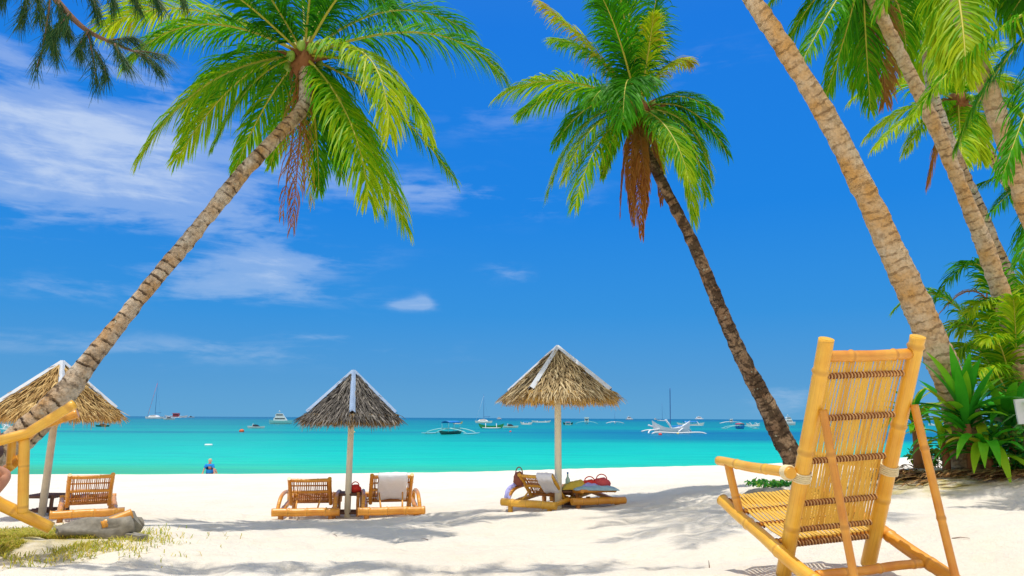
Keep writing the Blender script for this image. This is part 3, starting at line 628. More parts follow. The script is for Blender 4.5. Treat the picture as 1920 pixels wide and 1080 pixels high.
def shrub(label, px, py, Y, n, rx, rz, leaf=.05, tint=(.1, .6), seed=1, name='shrub', cat='shrub', mat='shrub'):
    c = at(px, py, Y); g = gz(c.x, c.y); rnd = random.Random(seed); root = empty(name); tag(root, label, cat)
    sm = MB()
    for k in range(12):
        a = rnd.uniform(0, 6.28); tp = Vector((c.x+rx*.8*math.cos(a)*rnd.random(), c.y+rx*.8*math.sin(a)*rnd.random(), g+rz*rnd.uniform(.6, 1.7)))
        sm.tube([(c.x+.1*math.cos(a), c.y+.1*math.sin(a), g-.05), tuple(tp)], [.009, .003], 5)
    sm.build('stem', M['bark'], root); m = MB()
    for k in range(n):
        d = Vector((rnd.gauss(0, 1), rnd.gauss(0, 1), rnd.gauss(0, 1))).normalized()*rnd.random()**.4
        p = Vector((c.x+d.x*rx, c.y+d.y*rx*.8, g+rz+d.z*rz)); 
        if noise.noise(p*4) < -.18: continue
        dd = Vector((rnd.gauss(0, 1), rnd.gauss(0, 1), rnd.gauss(0, .6))).normalized(); s_ = dd.orthogonal().normalized(); l = leaf*rnd.uniform(.7, 1.3)
        m.strip([p, p+dd*l*.5, p+dd*l-Vector((0, 0, l*.2))], [s_*l*.1, s_*l*.32, s_*l*.03], tint[0]+(tint[1]-tint[0])*rnd.random())
    m.build('foliage', M[mat], root)
shrub('low small leaved shrub with a few red leaves at the right end of the bed', 1905, 855, 8.2, 1500, .45, .26, .06, (0, .6), 2)
shrub('small round leaf shrub beyond the bamboo chair strut, beside the brown stem', 1740, 850, 9.6, 500, .28, .13, .06, (.2, .9), 3)
shrub('mid green shrub filling the back of the plant bed under the young palm', 1880, 770, 9.8, 1800, .75, .55, .08, (0, .5), 4)
shrub('creeping green weed on the low mound left of the chair seat', 1445, 915, 9.5, 420, .34, .04, .05, (0, .5), 5)
# leaf litter in the bed
lm = MB(); rnd = random.Random(5)
for k in range(900):
    q_ = at(rnd.uniform(1680, 1990), 880, 8.2); y_ = rnd.gauss(8.15, .28)+(.5 if q_.x < 5 else 0); p = Vector((q_.x, y_, gz(q_.x, y_))); a = rnd.uniform(-.6, .6)+(math.pi if rnd.random() < .5 else 0); l = rnd.uniform(.08, .38)
    d = Vector((math.cos(a), math.sin(a)*.6, 0)); s_ = Vector((-d.y, d.x, 0)).normalized()*rnd.uniform(.008, .03)
    pts = [p+d*(l*i/4)+Vector((0, 0, .02+.04*math.sin(i*.8)*rnd.uniform(.3, 1.2))) for i in range(5)]
    lm.strip(pts, [s_*.4, s_, s_, s_*.8, s_*.1], rnd.random())
tag(lm.build('leaf_litter', M['litter']), 'dry brown fallen leaves and sticks along the front of the plant bed', 'leaf litter', kind='stuff')
gm = MB(); rnd = random.Random(6)
for k in range(26000):
    x = lp.x-.35+rnd.gauss(0, .55); y = lp.y+.1+rnd.gauss(0, .42)
    if vnoise(np.array(x*3.), np.array(y*3.), 9) < .42: continue
    p = Vector((x, y, gz(x, y)-.01)) if k % 3 == 0 else Vector((x, y, float(groundA(x, y, False))))
    a = rnd.uniform(0, 6.28); d = Vector((math.cos(a)*.7, math.sin(a)*.7, 1)).normalized(); l = rnd.uniform(.03, .085); s_ = Vector((-math.sin(a), math.cos(a), 0))*.004
    gm.strip([p, p+d*l*.6, p+d*l-Vector((0, 0, l*.25))+Vector((math.cos(a), math.sin(a), 0))*l*.3], [s_, s_*.8, s_*.1], rnd.random())
tag(gm.build('grass', M['grassm']), 'short yellow-green grass patch on the sand at the bottom left', 'grass', kind='stuff')
# white board at the right edge
bb = empty('board'); tag(bb, 'blank white board on a thin post at the right edge, beside the glossy plant', 'board')
p = at(1922, 771, 8.0); m = MB(); m.box(p, (.20, .02, .27), Matrix.Rotation(R(-4), 3, 'Y')); m.build('panel', M['white'], bb)
m = MB(); m.tube([(p.x+.03, p.y+.03, gz(p.x, p.y)-.1), (p.x+.03, p.y+.03, p.z+.1)], .015, 8); m.build('post', M['oldpost'], bb)

# ------------------------------------------------------------------ casuarina bough at the top left
cr = empty('casuarina_tree'); tag(cr, 'feathery needle leaf tree whose drooping twigs hang in at the top left corner', 'tree')
Yc = 5.6
limb = [at(-420, 1150, 6.2), at(-400, 700, 6.1), at(-340, 300, 6.0), at(-230, -30, 5.9), at(-60, -110, 5.7), at(60, -60, Yc), at(110, 5, Yc), at(160, 55, Yc), at(215, 82, Yc), at(262, 100, Yc), at(300, 112, Yc)]
limb[0].z = gz(limb[0].x, limb[0].y)-.2
m = MB(); m.tube(catmull(limb[:5], 30), [.16-.11*k/30 for k in range(31)], 12); m.build('trunk', M['bark'], cr)
m = MB(); m.tube(catmull(limb[4:], 30), [.04*(1-k/30)**1.2+.0035 for k in range(31)], 7)
twigs = [[(95, -10), (88, 45), (80, 90), (68, 128)], [(165, 58), (172, 95), (178, 130), (180, 158)], [(178, 95), (195, 125), (198, 145)], [(60, -60), (50, 0), (40, 40)], [(110, 5), (120, 40), (128, 60)],
         [(130, 25), (108, 55), (100, 70)], [(60, -60), (20, -30), (0, 5)], [(120, -40), (170, -10), (182, 25)], [(180, -50), (240, -20), (262, 18)], [(200, 76), (235, 72), (250, 72)], [(215, 82), (225, 105), (240, 122)], [(262, 100), (288, 118), (300, 132)], [(250, 96), (280, 98), (310, 104)],
         [(30, -60), (70, -10), (75, 30)], [(150, -60), (200, -30), (215, 12)], [(60, -60), (140, -60), (250, -50), (330, -20), (345, 8)], [(165, 58), (150, 85), (152, 100)], [(88, 45), (100, 80), (106, 105)], [(240, -50), (280, -20), (300, 10)]]
rnd = random.Random(4); nm = MB(); Zd = Vector((0, 0, -1))
for tw in twigs:
    dy = rnd.uniform(-.35, .35); w = catmull([at(x, y, Yc+dy) for x, y in tw], 14); m.tube(w, [.007*(1-k/16)+.002 for k in range(15)], 5)
    dense = 20 if tw[-1][1] < 75 else 11
    for i, p in enumerate(w):
        for k in range(dense):
            d = (w[min(14, i+1)]-w[max(0, i-1)]).normalized()+Zd*rnd.uniform(.1, .9)+Vector((rnd.gauss(0, .45), rnd.gauss(0, .45), rnd.gauss(0, .25)))
            d.normalize(); l = rnd.uniform(.07, .19); s_ = d.orthogonal().normalized()*.0017; q = p+Vector((rnd.gauss(0, .012), rnd.gauss(0, .012), rnd.gauss(0, .012)))
            nm.strip([q, q+d*l*.5, q+d*l+Zd*l*.12], [s_, s_, s_*.3], rnd.uniform(0, .7))
up = catmull([limb[3], Vector((-4.9, 5.9, 7.2)), Vector((-3.0, 5.8, 7.8)), Vector((-1.2, 5.6, 7.9)), Vector((.4, 5.5, 7.8))], 30); m.tube(up, [.035*(1-k/32) for k in range(31)], 7)
for k in range(64):
    i = rnd.randint(9, 30); a = rnd.uniform(0, 6.28); e = up[i]+Vector((math.cos(a)*rnd.uniform(.2, .8), math.sin(a)*rnd.uniform(.1, .45), rnd.uniform(-.15, .4))); m.tube([up[i], e], [.006, .003], 4)
    for j in range(70):
        p = up[i].lerp(e, rnd.uniform(.25, 1)); d = Vector((rnd.gauss(0, 1), rnd.gauss(0, 1), rnd.gauss(-.4, .6))).normalized(); l = rnd.uniform(.1, .24); s_ = d.orthogonal().normalized()*.004; nm.strip([p, p+d*l*.5, p+d*l+Zd*l*.15], [s_, s_, s_*.3], rnd.uniform(0, .7))
m.build('bough', M['bark'], cr); nm.build('foliage', M['needle'], cr)

# ------------------------------------------------------------------ bamboo
def pole(m, a, b, r, sp=.30, r2=None, off=None, seg=.02, n=14, bend=0.0):
    a, b = Vector(a), Vector(b); L = (b-a).length; k = max(6, int(L/seg)); off = random.random() if off is None else off
    r2 = r if r2 is None else r2; pts = []; rr = []; bd = (b-a).orthogonal().normalized()
    for i in range(k+1):
        t = i/k; v = off+t*L/sp; f = abs((v+.5) % 1-.5)*sp
        rr.append((r+(r2-r)*t)*(1+.17*math.exp(-(f/.010)**2)-.06*math.exp(-((f-.022)/.012)**2)+.02*math.exp(-(f/.07)**2)))
        pts.append(a.lerp(b, t)+bd*(bend*math.sin(math.pi*t)+.004*math.sin(v*3.1)))
    m.tube(pts, rr, n, True, off, 1/sp)
def helix(m, a, b, R_, r, turns, n=5, seg=12, t=0.0, ecc=1.0):
    a, b = Vector(a), Vector(b); d = (b-a).normalized(); u = d.orthogonal().normalized(); w = d.cross(u); N_ = int(turns*seg)
    m.tube([a.lerp(b, i/N_)+(u*math.cos(2*math.pi*i/seg)+w*math.sin(2*math.pi*i/seg)*ecc)*R_ for i in range(N_+1)], r, n, True, t=t)

# the large chair in the foreground: u = forwards (towards the sea), side = to the sitter's right
def big_chair():
    root = empty('bamboo_chair', (2.201, 4.306, 1.946))
    tag(root, 'large yellow bamboo deck chair in the foreground, seen from behind', 'chair', None)
    yaw = 1.817; ro = .054
    fw = Vector((math.cos(yaw), math.sin(yaw), 0)); sdv = Vector((math.sin(yaw)*math.cos(ro), -math.cos(yaw)*math.cos(ro), math.sin(ro))); Z = sdv.cross(fw)
    W = .64
    def P(side, u, z, off=0.0): return fw*u+sdv*(side*(W/2+off))+Z*z
    def PL(lat, u, z): return fw*u+sdv*lat+Z*z
    ut, zt, ub, uf, zf = -.025, 1.387, .629, 1.114, .399
    def post(side, t, off=0.0, fwd=0.0):
        d = Vector((ub+(ut-ub)*t, 0, zt*t)); nx = Vector((zt, 0, ub-ut)).normalized()   # normal of the back, facing the sitter
        return P(side, d.x+nx.x*fwd, d.z+nx.z*fwd, off)
    def rail(side, r, off=.084): return P(side, uf*r, zf*r, off)
    for s in (-1, 1):
        m = MB(); pole(m, post(s, -.005), post(s, 1.035), .047, .52, .044, .32 if s < 0 else .05, n=22); o = m.build('back_post', M['bamboo'], root)
        m = MB(); e = post(s, 1.035); d = (post(s, 1.04)-post(s, 1.0)).normalized(); m.tube([e+d*.0005, e+d*.002], [.035, .034], 18, True, .45); m.build('cut_end', M['split'], o)
    for s in (-1, 1):
        m = MB(); pole(m, rail(s, -.06), rail(s, 1.03), .043, .34, .038, .2, n=20, bend=.012*s); m.build('side_rail', M['bamboo' if s < 0 else 'bamboo_red'], root)
        m = MB(); pole(m, post(s, .757, .035 if s > 0 else -.025, -.05), P(s, -.03, .01, .05 if s > 0 else -.02), .024, .40, .023, .35, n=14, bend=.01); m.build('strut', M['bamboo_red'], root)
    m = MB(); pole(m, post(-1, .962, -.03), post(1, .962, -.03), .034, .30, .033, .46, n=18); m.build('top_bar', M['bamboo_red'], root)
    m = MB(); pole(m, rail(-1, .196, .05), rail(1, .196, .05), .027, .24, .026, .2, n=14); m.build('rear_crossbar', M['bamboo_red'], root)
    m = MB(); pole(m, rail(-1, .985, .10), rail(1, .985, .10), .024, .30, .024, .3, n=14); m.build('front_crossbar', M['bamboo'], root)
    for s in (-1, 1):
        oo = .088 if s < 0 else .0; m = MB(); pole(m, P(s, .30 if s < 0 else .40, .655, oo), P(s, 1.15, .682, oo), .033, .33, .032, .18, n=18); m.build('armrest', M['bamboo'], root)
        m = MB(); pole(m, P(s, 1.02, .672, .088), rail(s, .84), .028, .26, .027, .1, n=14); m.build('armrest_post', M['bamboo_red'], root)
        m = MB(); q = post(s, .457)
        for i in range(5):
            dz = (post(s, .47)-post(s, .457)).normalized()*(.0125*(i-2)); c = q+dz
            ring = []; a1 = (post(s, .5)-post(s, .4)).normalized(); ux = a1.orthogonal().normalized(); uy = a1.cross(ux)
            m.tube([c+(ux*math.cos(k*math.pi/9)+uy*math.sin(k*math.pi/9))*(.052+.002*math.sin(k+i)) for k in range(19)], .0062, 6, False)
        for i in range(4):
            c = P(s, .335+.013*i, .657, .075 if s < 0 else .012); m.tube([c+(sdv*math.cos(k*math.pi/8)+Z*math.sin(k*math.pi/8))*.040 for k in range(17)], .007, 6, False)
        m.build('rope_binding', M['rope'], root)
    # rungs with lashing
    rows = [(.879, 'split'), (.700, ''), (.515, ''), (.325, ''), (.205, '')]
    for t, _ in rows+[(.137, '')]:
        m = MB(); a = post(-1, t, -.03, .012); b = post(1, t, -.03, .012); pole(m, a, b, .0135, .5, n=10); o = m.build('rung', M['bamboo_red'], root)
        l1 = MB(); helix(l1, a.lerp(b, .02), b.lerp(a, .02), .0165, .0034, 24, t=0); l1.build('lashing', M['lash'], o)
        l2 = MB(); helix(l2, a.lerp(b, .035), b.lerp(a, .005), .0168, .0046, 24, t=0); l2.build('lashing', M['lash_l'], o)
    # split bamboo strips of the back
    rnd = random.Random(11); m = MB(); m2 = MB(); K = 25; half = W/2-.052
    for k in range(K):
        lat = -half+2*half*(k+.5)/K; wdt = .0091*rnd.uniform(.86, 1.06); j = rnd.uniform(-.002, .002); tgt = m2 if rnd.random() < .16 else m
        pts = []; ws = []; ns = []
        for i in range(27):
            t = .19+(.985-.19)*i/26; t = min(t, .955)
            base = post(0, t, -W/2+0, .013+.0012*math.sin(i*1.35+k*3.1)+.012*math.sin(math.pi*i/26)); base = PL(lat+j+.0009*math.sin(i*.4+k), 0, 0)+(base-PL(0, 0, 0))
            pts.append(base)
        for side in (0,):
            rings = []
            for i, p in enumerate(pts):
                nn = Vector((0, 0, 0)); up = (pts[min(i+1, 26)]-pts[max(i-1, 0)]).normalized(); n_ = up.cross(sdv).normalized()
                rings.append([p-sdv*wdt-n_*.0022, p+sdv*wdt-n_*.0022, p+sdv*wdt*.8+n_*.0022, p-sdv*wdt*.8+n_*.0022])
            tgt.loft(rings, smooth=False)
    m.v = [tuple(v) for v in m.v]; m.build('back_slats', M['split'], root); m2.build('back_slats', M['split_br'], root)
    # seat: strips running fore and aft between crossing point and front
    m = MB(); K = 24; half = W/2+.04
    for k in range(K):
        lat = -half+2*half*(k+.5)/K; wd = .0108*rnd.uniform(.86, 1.05); rings = []
        for i in range(13):
            t = .47+(1.0-.47)*i/12; sag = -.018*math.sin(math.pi*i/12)+.045
            p = PL(lat, uf*t, zf*t+sag+.003*math.sin(i*1.6+k)); rings.append([p-sdv*wd-Z*.0025, p+sdv*wd-Z*.0025, p+sdv*wd+Z*.0025, p-sdv*wd+Z*.0025])
        m.loft(rings, smooth=False)
    m.build('seat_slats', M['split'], root)
    for t in (.50, .68, .84, .975):
        m = MB(); a = PL(-half-.03, uf*t, zf*t+.018+.0); b = PL(half+.03, uf*t, zf*t+.018); pole(m, a, b, .014, .5, n=10); o = m.build('seat_rung', M['bamboo_red'], root)
        l1 = MB(); helix(l1, a, b, .019, .0038, 26); l1.build('lashing', M['lash'], o)
    return root
bc = big_chair(); 

# ------------------------------------------------------------------ thatched umbrellas
def umbrella(label, px, py, Y, z_apex_px, z_eave_px, Rr, rot, mat, ridge, postmat, tilt=(0, 0), seed=1, n=1150, post_r=.045, lean=None):
    g = at(px, py, Y); g.z = gz(g.x, g.y); H = at(px, z_apex_px, Y).z-g.z; E = at(px, z_eave_px, Y).z-g.z; rnd = random.Random(seed)
    root = empty('thatched_umbrella', g); tag(root, label, 'beach umbrella', 'thatched umbrellas standing on the beach')
    lx = lean or (0, 0)
    def ax(z): return Vector((lx[0]*z/H, lx[1]*z/H, z))
    m = MB(); m.tube([ax(-.25), ax(H*.33), ax(H*.66), ax(H-.12)], [post_r*1.05, post_r, post_r*.97, post_r*.9], 14); m.build('post', M[postmat], root)
    cs = [ax(E)+Vector((Rr*math.cos(R(rot+90*k)), Rr*math.sin(R(rot+90*k)), 0)) for k in range(4)]; top = ax(H)
    # frame
    fr = MB()
    for k in range(4):
        fr.bar(cs[k].lerp(top, .06)-Vector((0, 0, .05)), top-Vector((0, 0, .12)), .04, .03)
        a = cs[k].lerp(top, .05)-Vector((0, 0, .055)); b = cs[(k+1) % 4].lerp(top, .05)-Vector((0, 0, .055)); fr.bar(a, b, .035, .045)
        c = cs[k].lerp(top, .35); fr.bar(Vector((c.x*.9, c.y*.9, c.z-.1)), ax(c.z-.30), .03, .03)
    fr.build('roof_frame', M['bamboo'], root)
    def surf(k, u, v):   # v 0 eave..1 top ; slight concave sag
        a, b = cs[k], cs[(k+1) % 4]; e = a.lerp(b, u); p = e.lerp(top, v); p.z -= .05*math.sin(math.pi*v)*H*.12; return p
    m = MB()
    for k in range(4):
        rows = [[surf(k, u/10, v/10)-Vector((0, 0, .02)) for u in range(11)] for v in range(11)]
        m.loft(rows, close=False, cap=False, smooth=False, t=.12)
        rows = [[surf(k, u/10, v/10)-Vector((0, 0, .045)) for u in range(11)][::-1] for v in range(11)]; m.loft(rows, close=False, cap=False, smooth=False, t=.62)
    for k in range(4):
        ed = (cs[(k+1) % 4]-cs[k]).normalized(); fn = (cs[(k+1) % 4]-cs[k]).cross(top-cs[k]).normalized(); 
        for i in range(n):
            v = rnd.random()**1.15*.97; u = rnd.uniform(v*0, 1); p = surf(k, u, v)
            if rnd.random() > (1-v)*1.05+.12: continue
            dn = (surf(k, u, max(0, v-.05))-p) if v > .06 else (p-surf(k, u, v+.05)); dn = (dn.normalized()+ed*rnd.gauss(0, .26)+fn*rnd.uniform(.0, .16)).normalized()
            l = rnd.uniform(.09, .24); w = rnd.uniform(.004, .012); s_ = (ed+fn*rnd.gauss(0, .5)).normalized()*w; base = p+fn*rnd.uniform(.0, .035)
            tt = min(.79, max(0, rnd.gauss(.42, .24)))
            m.strip([base, base+dn*l*.5+fn*.012, base+dn*l+fn*rnd.uniform(-.012, .02)], [s_, s_, s_*.25], tt)
        for i in range(int(n*.42)):       # fringe
            u = rnd.random(); p = surf(k, u, 0.0)+fn*rnd.uniform(-.03, .02); d = (p-surf(k, u, .05)).normalized(); d = (d*rnd.uniform(.2, 1)+Vector((0, 0, -1))*rnd.uniform(.4, 1.1)+ed*rnd.gauss(0, .22)).normalized()
            l = rnd.uniform(.04, .15)*(1.5 if rnd.random() < .1 else 1); s_ = ed*rnd.uniform(.003, .009); m.strip([p-d*.06, p+d*l*.5, p+d*l], [s_, s_, s_*.2], .95 if rnd.random() < .62 else rnd.uniform(.2, .7))
    m.build('thatch', M[mat], root)
    for k in range(4):
        m = MB(); c = cs[k]; out = Vector((c.x, c.y, 0)).normalized(); tg = (top-c).normalized(); sp = out.cross(Vector((0, 0, 1))).normalized()
        w = .046; pts = []
        for (v0, v1) in ((.10, 1.02),):
            for sgn in (-1, 1):
                a = c.lerp(top, v0)+tg.cross(sp)*0; up = sp.cross(tg); up = up if up.z > 0 else -up
                a0 = c.lerp(top, v0)+up*.065; b0 = c.lerp(top, v1)+up*.055
                q = [a0, b0, b0+sp*sgn*w*.75-up*.035, a0+sp*sgn*w-up*.045]; 
                lo = [x-up*.005 for x in q]; b_ = len(m.v); m.v += [tuple(x) for x in q+lo]
                for f in [(0, 1, 2, 3), (7, 6, 5, 4), (0, 4, 5, 1), (1, 5, 6, 2), (2, 6, 7, 3), (3, 7, 4, 0)]: m.face(tuple(b_+z for z in f))
        m.build('ridge_strip', M[ridge], root)
    return root
umbrella('thatched umbrella with golden straw at the left edge, crossed by the leaning palm trunk', 78, 968, 10.6, 682, 776, .83, 306, 'th_gold', 'ridge', 'oldpost', seed=3, lean=(.04, 0), post_r=.05)
umbrella('grey thatched umbrella with a blue-grey ridge strip in front, between two empty bamboo loungers', 651, 966, 11.6, 699, 784, .735, 283, 'th_grey', 'ridgeb', 'post', seed=4, n=1300, post_r=.048)
umbrella('tan thatched umbrella with white ridge strips, tallest and nearest the middle of the beach', 1047, 950, 10.7, 654, 744, .905, 240, 'th_tan', 'ridge', 'post', seed=5, n=1500, post_r=.05)

# ------------------------------------------------------------------ beach loungers
def lounger(label, px, py, Y, yaw_deg, sc=1.0, W=.60, back_h=.66, recline=.16, mats=('bamboo_red', 'cane'), flat=False, seed=2, arms=True):
    g = at(px, py, Y); g.z = gz(g.x, g.y); root = empty('bamboo_lounger', g, R(yaw_deg)); root.scale = (sc,)*3
    tag(root, label, 'lounger', 'bamboo loungers on the beach')      # local: +Y towards the sea, +X right
    rnd = random.Random(seed); h0 = .12
    for s in (-1, 1):
        m = MB(); pole(m, (s*(W/2+.08), -.34, h0), (s*(W/2+.08), 1.25, h0+.10), .036, .3, n=12); m.build('side_rail', M[mats[0]], root)
        for y in (-.30, 1.15):
            m = MB(); pole(m, (s*(W/2+.06), y, -.05), (s*(W/2+.06), y, h0+.02), .04, .3, n=10); m.build('foot', M[mats[1]], root)
    m = MB(); pole(m, (-W/2-.19, -.34, h0+.02), (W/2+.19, -.34, h0+.02), .058, .27, n=16); m.build('rear_bar', M[mats[0]], root)
    m = MB(); pole(m, (-W/2-.12, 1.2, h0+.11), (W/2+.12, 1.2, h0+.11), .04, .27, n=12); m.build('front_bar', M[mats[0]], root)
    if flat: tp = Vector((0, -.33, .30)); bt = Vector((0, .35, .24))
    else: tp = Vector((0, -recline*.55, .09+back_h)); bt = Vector((0, .30, .20))
    def B(lat, t, f=0.0):
        p = bt.lerp(tp, t); d = (tp-bt).normalized(); n_ = Vector((0, d.z, -d.y)); return Vector((lat, p.y+n_.y*f, p.z+n_.z*f))
    for s in (-1, 1):
        m = MB(); pole(m, B(s*W/2, -.05), B(s*W/2, 1.04), .03, .3, n=12); m.build('back_post', M[mats[0]], root)
    for t in (.96, .48):
        m = MB(); pole(m, B(-W/2, t), B(W/2, t), .027 if t > .9 else .024, .3, n=10); m.build('back_bar', M[mats[0]], root)
    m = MB()
    for t in (.72, .20, .04):
        m.tube([B(-W/2, t, .01), B(W/2, t, .01)], .011, 8)
    K = 19
    for k in range(K):
        lat = -W/2+.045+(W-.09)*k/(K-1)+rnd.uniform(-.004, .004); m.tube([B(lat, .03, .02), B(lat, .3, .03), B(lat, .6, .02), B(lat, .97, .015)], .0085*rnd.uniform(.7, 1.2), 5)
    m.build('back_slats', M['cane' if not flat else 'split_br'], root)
    m = MB()
    for k in range(17):
        lat = -W/2+.03+(W-.06)*k/16; m.tube([(lat, .28, .235), (lat, .7, .215), (lat, 1.2, .275)], .012, 5)
    for y in (.4, .75, 1.1): m.tube([(-W/2-.04, y, .20), (W/2+.04, y, .20)], .014, 8)
    m.build('seat_slats', M['cane'], root)
    if not flat:
        for s in ((-1, 1) if arms is True else (arms or ())):
            m = MB(); x = s*(W/2+.11); cpts = catmull([Vector(p) for p in [(x, .85, .16), (x, .80, .30), (x, .45, .36), (x, .05, .35), (x, -.16, .29), (x+s*.01, -.27, .16)]], 34)
            m.tube(cpts, .029, 12, True, .1, 1/.25); m.build('armrest', M['bamboo_red'], root)
            m = MB(); a = B(s*W*.30, .46, -.02); m.tube([a, (s*W*.26, -.30, .17)], .013, 8); m.build('strut', M[mats[0]], root)
    return root
L1 = lounger('empty bamboo lounger just left of the grey umbrella post, reddish-brown slatted back', 578, 966, 11.45, 9, 1.0, .60, .50)
L2 = lounger('bamboo lounger just right of the grey umbrella post, white towel over its back', 732, 964, 11.35, 12, 1.0, .60, .53)
L3 = lounger('yellow bamboo lounger turned aside, left of the tan umbrella post, with towel and clothes', 1010, 950, 10.7, -30, .9, .58, .46, .2, ('bamboo', 'bamboo'), arms=(-1,))
L4 = lounger('flat lying bamboo lounger right of the tan umbrella post, heaped with towels', 1106, 950, 10.9, 20, .86, .60, .5, .16, ('bamboo_red', 'cane'), True)
L5 = lounger('bamboo lounger beside the grey driftwood at the left, under the golden umbrella', 163, 972, 9.6, 30, .86, .56, .56, .14, ('bamboo_red', 'cane'), arms=False)
def drape(label, root, W0, W1, t_back, t_front, recl, back_h, sc, mat, name='towel', cat='towel', group=None):
    """towel hung over the top of a lounger back, a top-level thing placed in the lounger's frame"""
    tp = Vector((0, -recl*.55, .09+back_h)); bt = Vector((0, .30, .20)); d = (tp-bt).normalized(); n_ = Vector((0, d.z, -d.y)); m = MB()
    top = bt+(tp-bt)*1.0; path = []
    for i in range(10): path.append(top-d*(t_back*(1-i/9))-n_*(.052+.006*math.sin(i)))
    for i in range(5): a = math.pi*i/4; path.append(top+d*(.045*math.sin(a)+.004)-n_*(.05*math.cos(a)))
    for i in range(1, 8): path.append(top-d*(t_front*i/7)+n_*.05)
    rows = []
    for i, p in enumerate(path):
        row = []
        for k in range(15):
            u = k/14; x = W0+(W1-W0)*u; wv = .008*math.sin(u*13+i*.25)+.006*math.sin(u*5+i*.6)
            if i < 2: wv += 0
            row.append(Vector((x+.006*math.sin(i*.9), p.y, p.z))-n_*abs(wv)*(1 if i < 12 else -1)-d*(.012*math.sin(u*7+1) if i == 0 else 0))
        rows.append(row)
    m.loft(rows, close=False, cap=False)
    o = m.build(name, M[mat]); sd_ = o.modifiers.new('thickness', 'SOLIDIFY'); sd_.thickness = .008
    o.matrix_world = root.matrix_basis; tag(o, label, cat, group); return o
drape('white towel hanging over the lounger back right of the grey umbrella post', L2, -.20, .235, .45, .3, .16, .53, 1, 'towel')
drape('white towel hanging over the yellow lounger left of the tan umbrella post', L3, .04, .31, .36, .3, .2, .46, .9, 'towel')
def blob_cloth(label, c, size, mat, seed, name='cloth', cat='cloth', n=26):
    """crumpled cloth lying as a heap"""
    m = MB(); rows = []; sx, sy, h = size
    for j in range(n):
        row = []
        for i in range(n):
            u = i/(n-1)*2-1; v = j/(n-1)*2-1; r = max(abs(u), abs(v)); e = max(0, 1-r**3)
            z = h*e*(.45+.9*vf(u*2.2+seed, v*2.2)+.35*vf(u*6, v*6+seed)); row.append(Vector((u*sx*(1+.15*vf(v*3, seed)), v*sy*(1+.15*vf(u*3, seed)), z)))
        rows.append(row)
    m.loft(rows, close=False, cap=False); o = m.build(name, M[mat], None, c); sd_ = o.modifiers.new('thickness', 'SOLIDIFY'); sd_.thickness = .006; tag(o, label, cat); return o
def vf(a, b): return noise.noise(Vector((a, b, 1.7)))*.5+.5
def bag(label, c, r, mat, name='bag'):
    root = empty(name, c); tag(root, label, 'bag'); m = MB(); m.ball((0, 0, r[2]*.9), r, 16, 10, .25)
    m.v = [(x, y, max(z, .0)) for x, y, z in m.v]; m.build('body', M[mat], root)
    m = MB(); m.tube([(r[0]*.6*math.cos(a), 0, r[2]*1.6+r[2]*.9*math.sin(a)) for a in [math.pi*k/10 for k in range(11)]], .008, 6); m.build('handle', M[mat], root)
def table(label, px, py, Y, w, d, h, rz, mat='cane', topmat='darkwood'):
    g = at(px, py, Y); g.z = gz(g.x, g.y)-.02; root = empty('side_table', g, R(rz)); tag(root, label, 'table', 'small tables at the umbrella posts')
    for sx in (-1, 1):
        for sy in (-1, 1):
            m = MB(); pole(m, (sx*w/2, sy*d/2, -.04), (sx*w/2, sy*d/2, h+.035), .026, .2, n=10); m.build('leg', M[mat], root)
    m = MB()
    for k in range(9): y = -d/2+d*k/8; m.tube([(-w/2-.02, y, h), (w/2+.02, y, h)], .021, 8)
    m.build('tabletop', M[topmat], root)
    m = MB()
    for sy in (-1, 1): m.tube([(-w/2, sy*d/2, .08), (w/2, sy*d/2, .08)], .018, 8)
    for k in range(5): y = -d/2+d*k/4; m.tube([(-w/2, y, .085), (w/2, y, .085)], .014, 6)
    m.build('lower_shelf', M[topmat], root); return root, g, h
T1, g1, h1 = table('small cane table at the foot of the grey umbrella post, red bag on top', 652, 969, 11.75, .36, .34, .36, 2)
T2, g2, h2 = table('small cane table at the foot of the tan umbrella post, bottle on top', 1061, 950, 10.95, .27, .30, .25, 10)
T3, g3, h3 = table('dark wooden table behind the bamboo frame at the left, below the golden umbrella', 84, 970, 10.9, .40, .4, .28, 0, 'darkwood')
bag('bright red bag on the small table by the grey umbrella post', Vector((g1.x+.11, g1.y-.05, g1.z+h1+.02)), (.095, .07, .065), 'red')
bt = empty('bottle', Vector((g2.x+.03, g2.y, g2.z+h2+.02))); tag(bt, 'pale green bottle standing on the table by the tan umbrella post', 'bottle')
m = MB(); m.tube([(0, 0, 0), (0, 0, .01), (0, 0, .14), (0, 0, .18), (0, 0, .22)], [.03, .034, .034, .013, .012], 14); m.build('body', M['bottle'], bt)
m = MB(); m.tube([(0, 0, .221), (0, 0, .245)], .014, 10); m.build('cap', M['boatblue'], bt)
def in_frame(root, x, y, z): return root.matrix_basis @ Vector((x, y, z))
blob_cloth('crumpled yellow cloth on the flat lounger next to the bottle', in_frame(L4, -.20, .10, .30), (.20, .14, .10), 'yellow', 3)
bag('round red bag lying among the towels on the flat lounger', in_frame(L4, .02, .04, .30), (.12, .09, .07), 'red')
bag('dark pink beach bag on the right half of the flat lounger', in_frame(L4, .22, -.02, .31), (.13, .10, .08), 'pink')
blob_cloth('pale blue towel spread over the near end of the flat lounger', in_frame(L4, .02, -.20, .315), (.30, .15, .045), 'blue_towel', 7, 'towel', 'towel')
blob_cloth('lavender cloth heaped in front of the red bags on the flat lounger', in_frame(L4, -.03, -.10, .33), (.13, .09, .06), 'lav', 9)
bag('reddish-brown straw bag hung at the left of the yellow lounger back', in_frame(L3, -.36, .0, .36), (.085, .07, .11), 'straw')
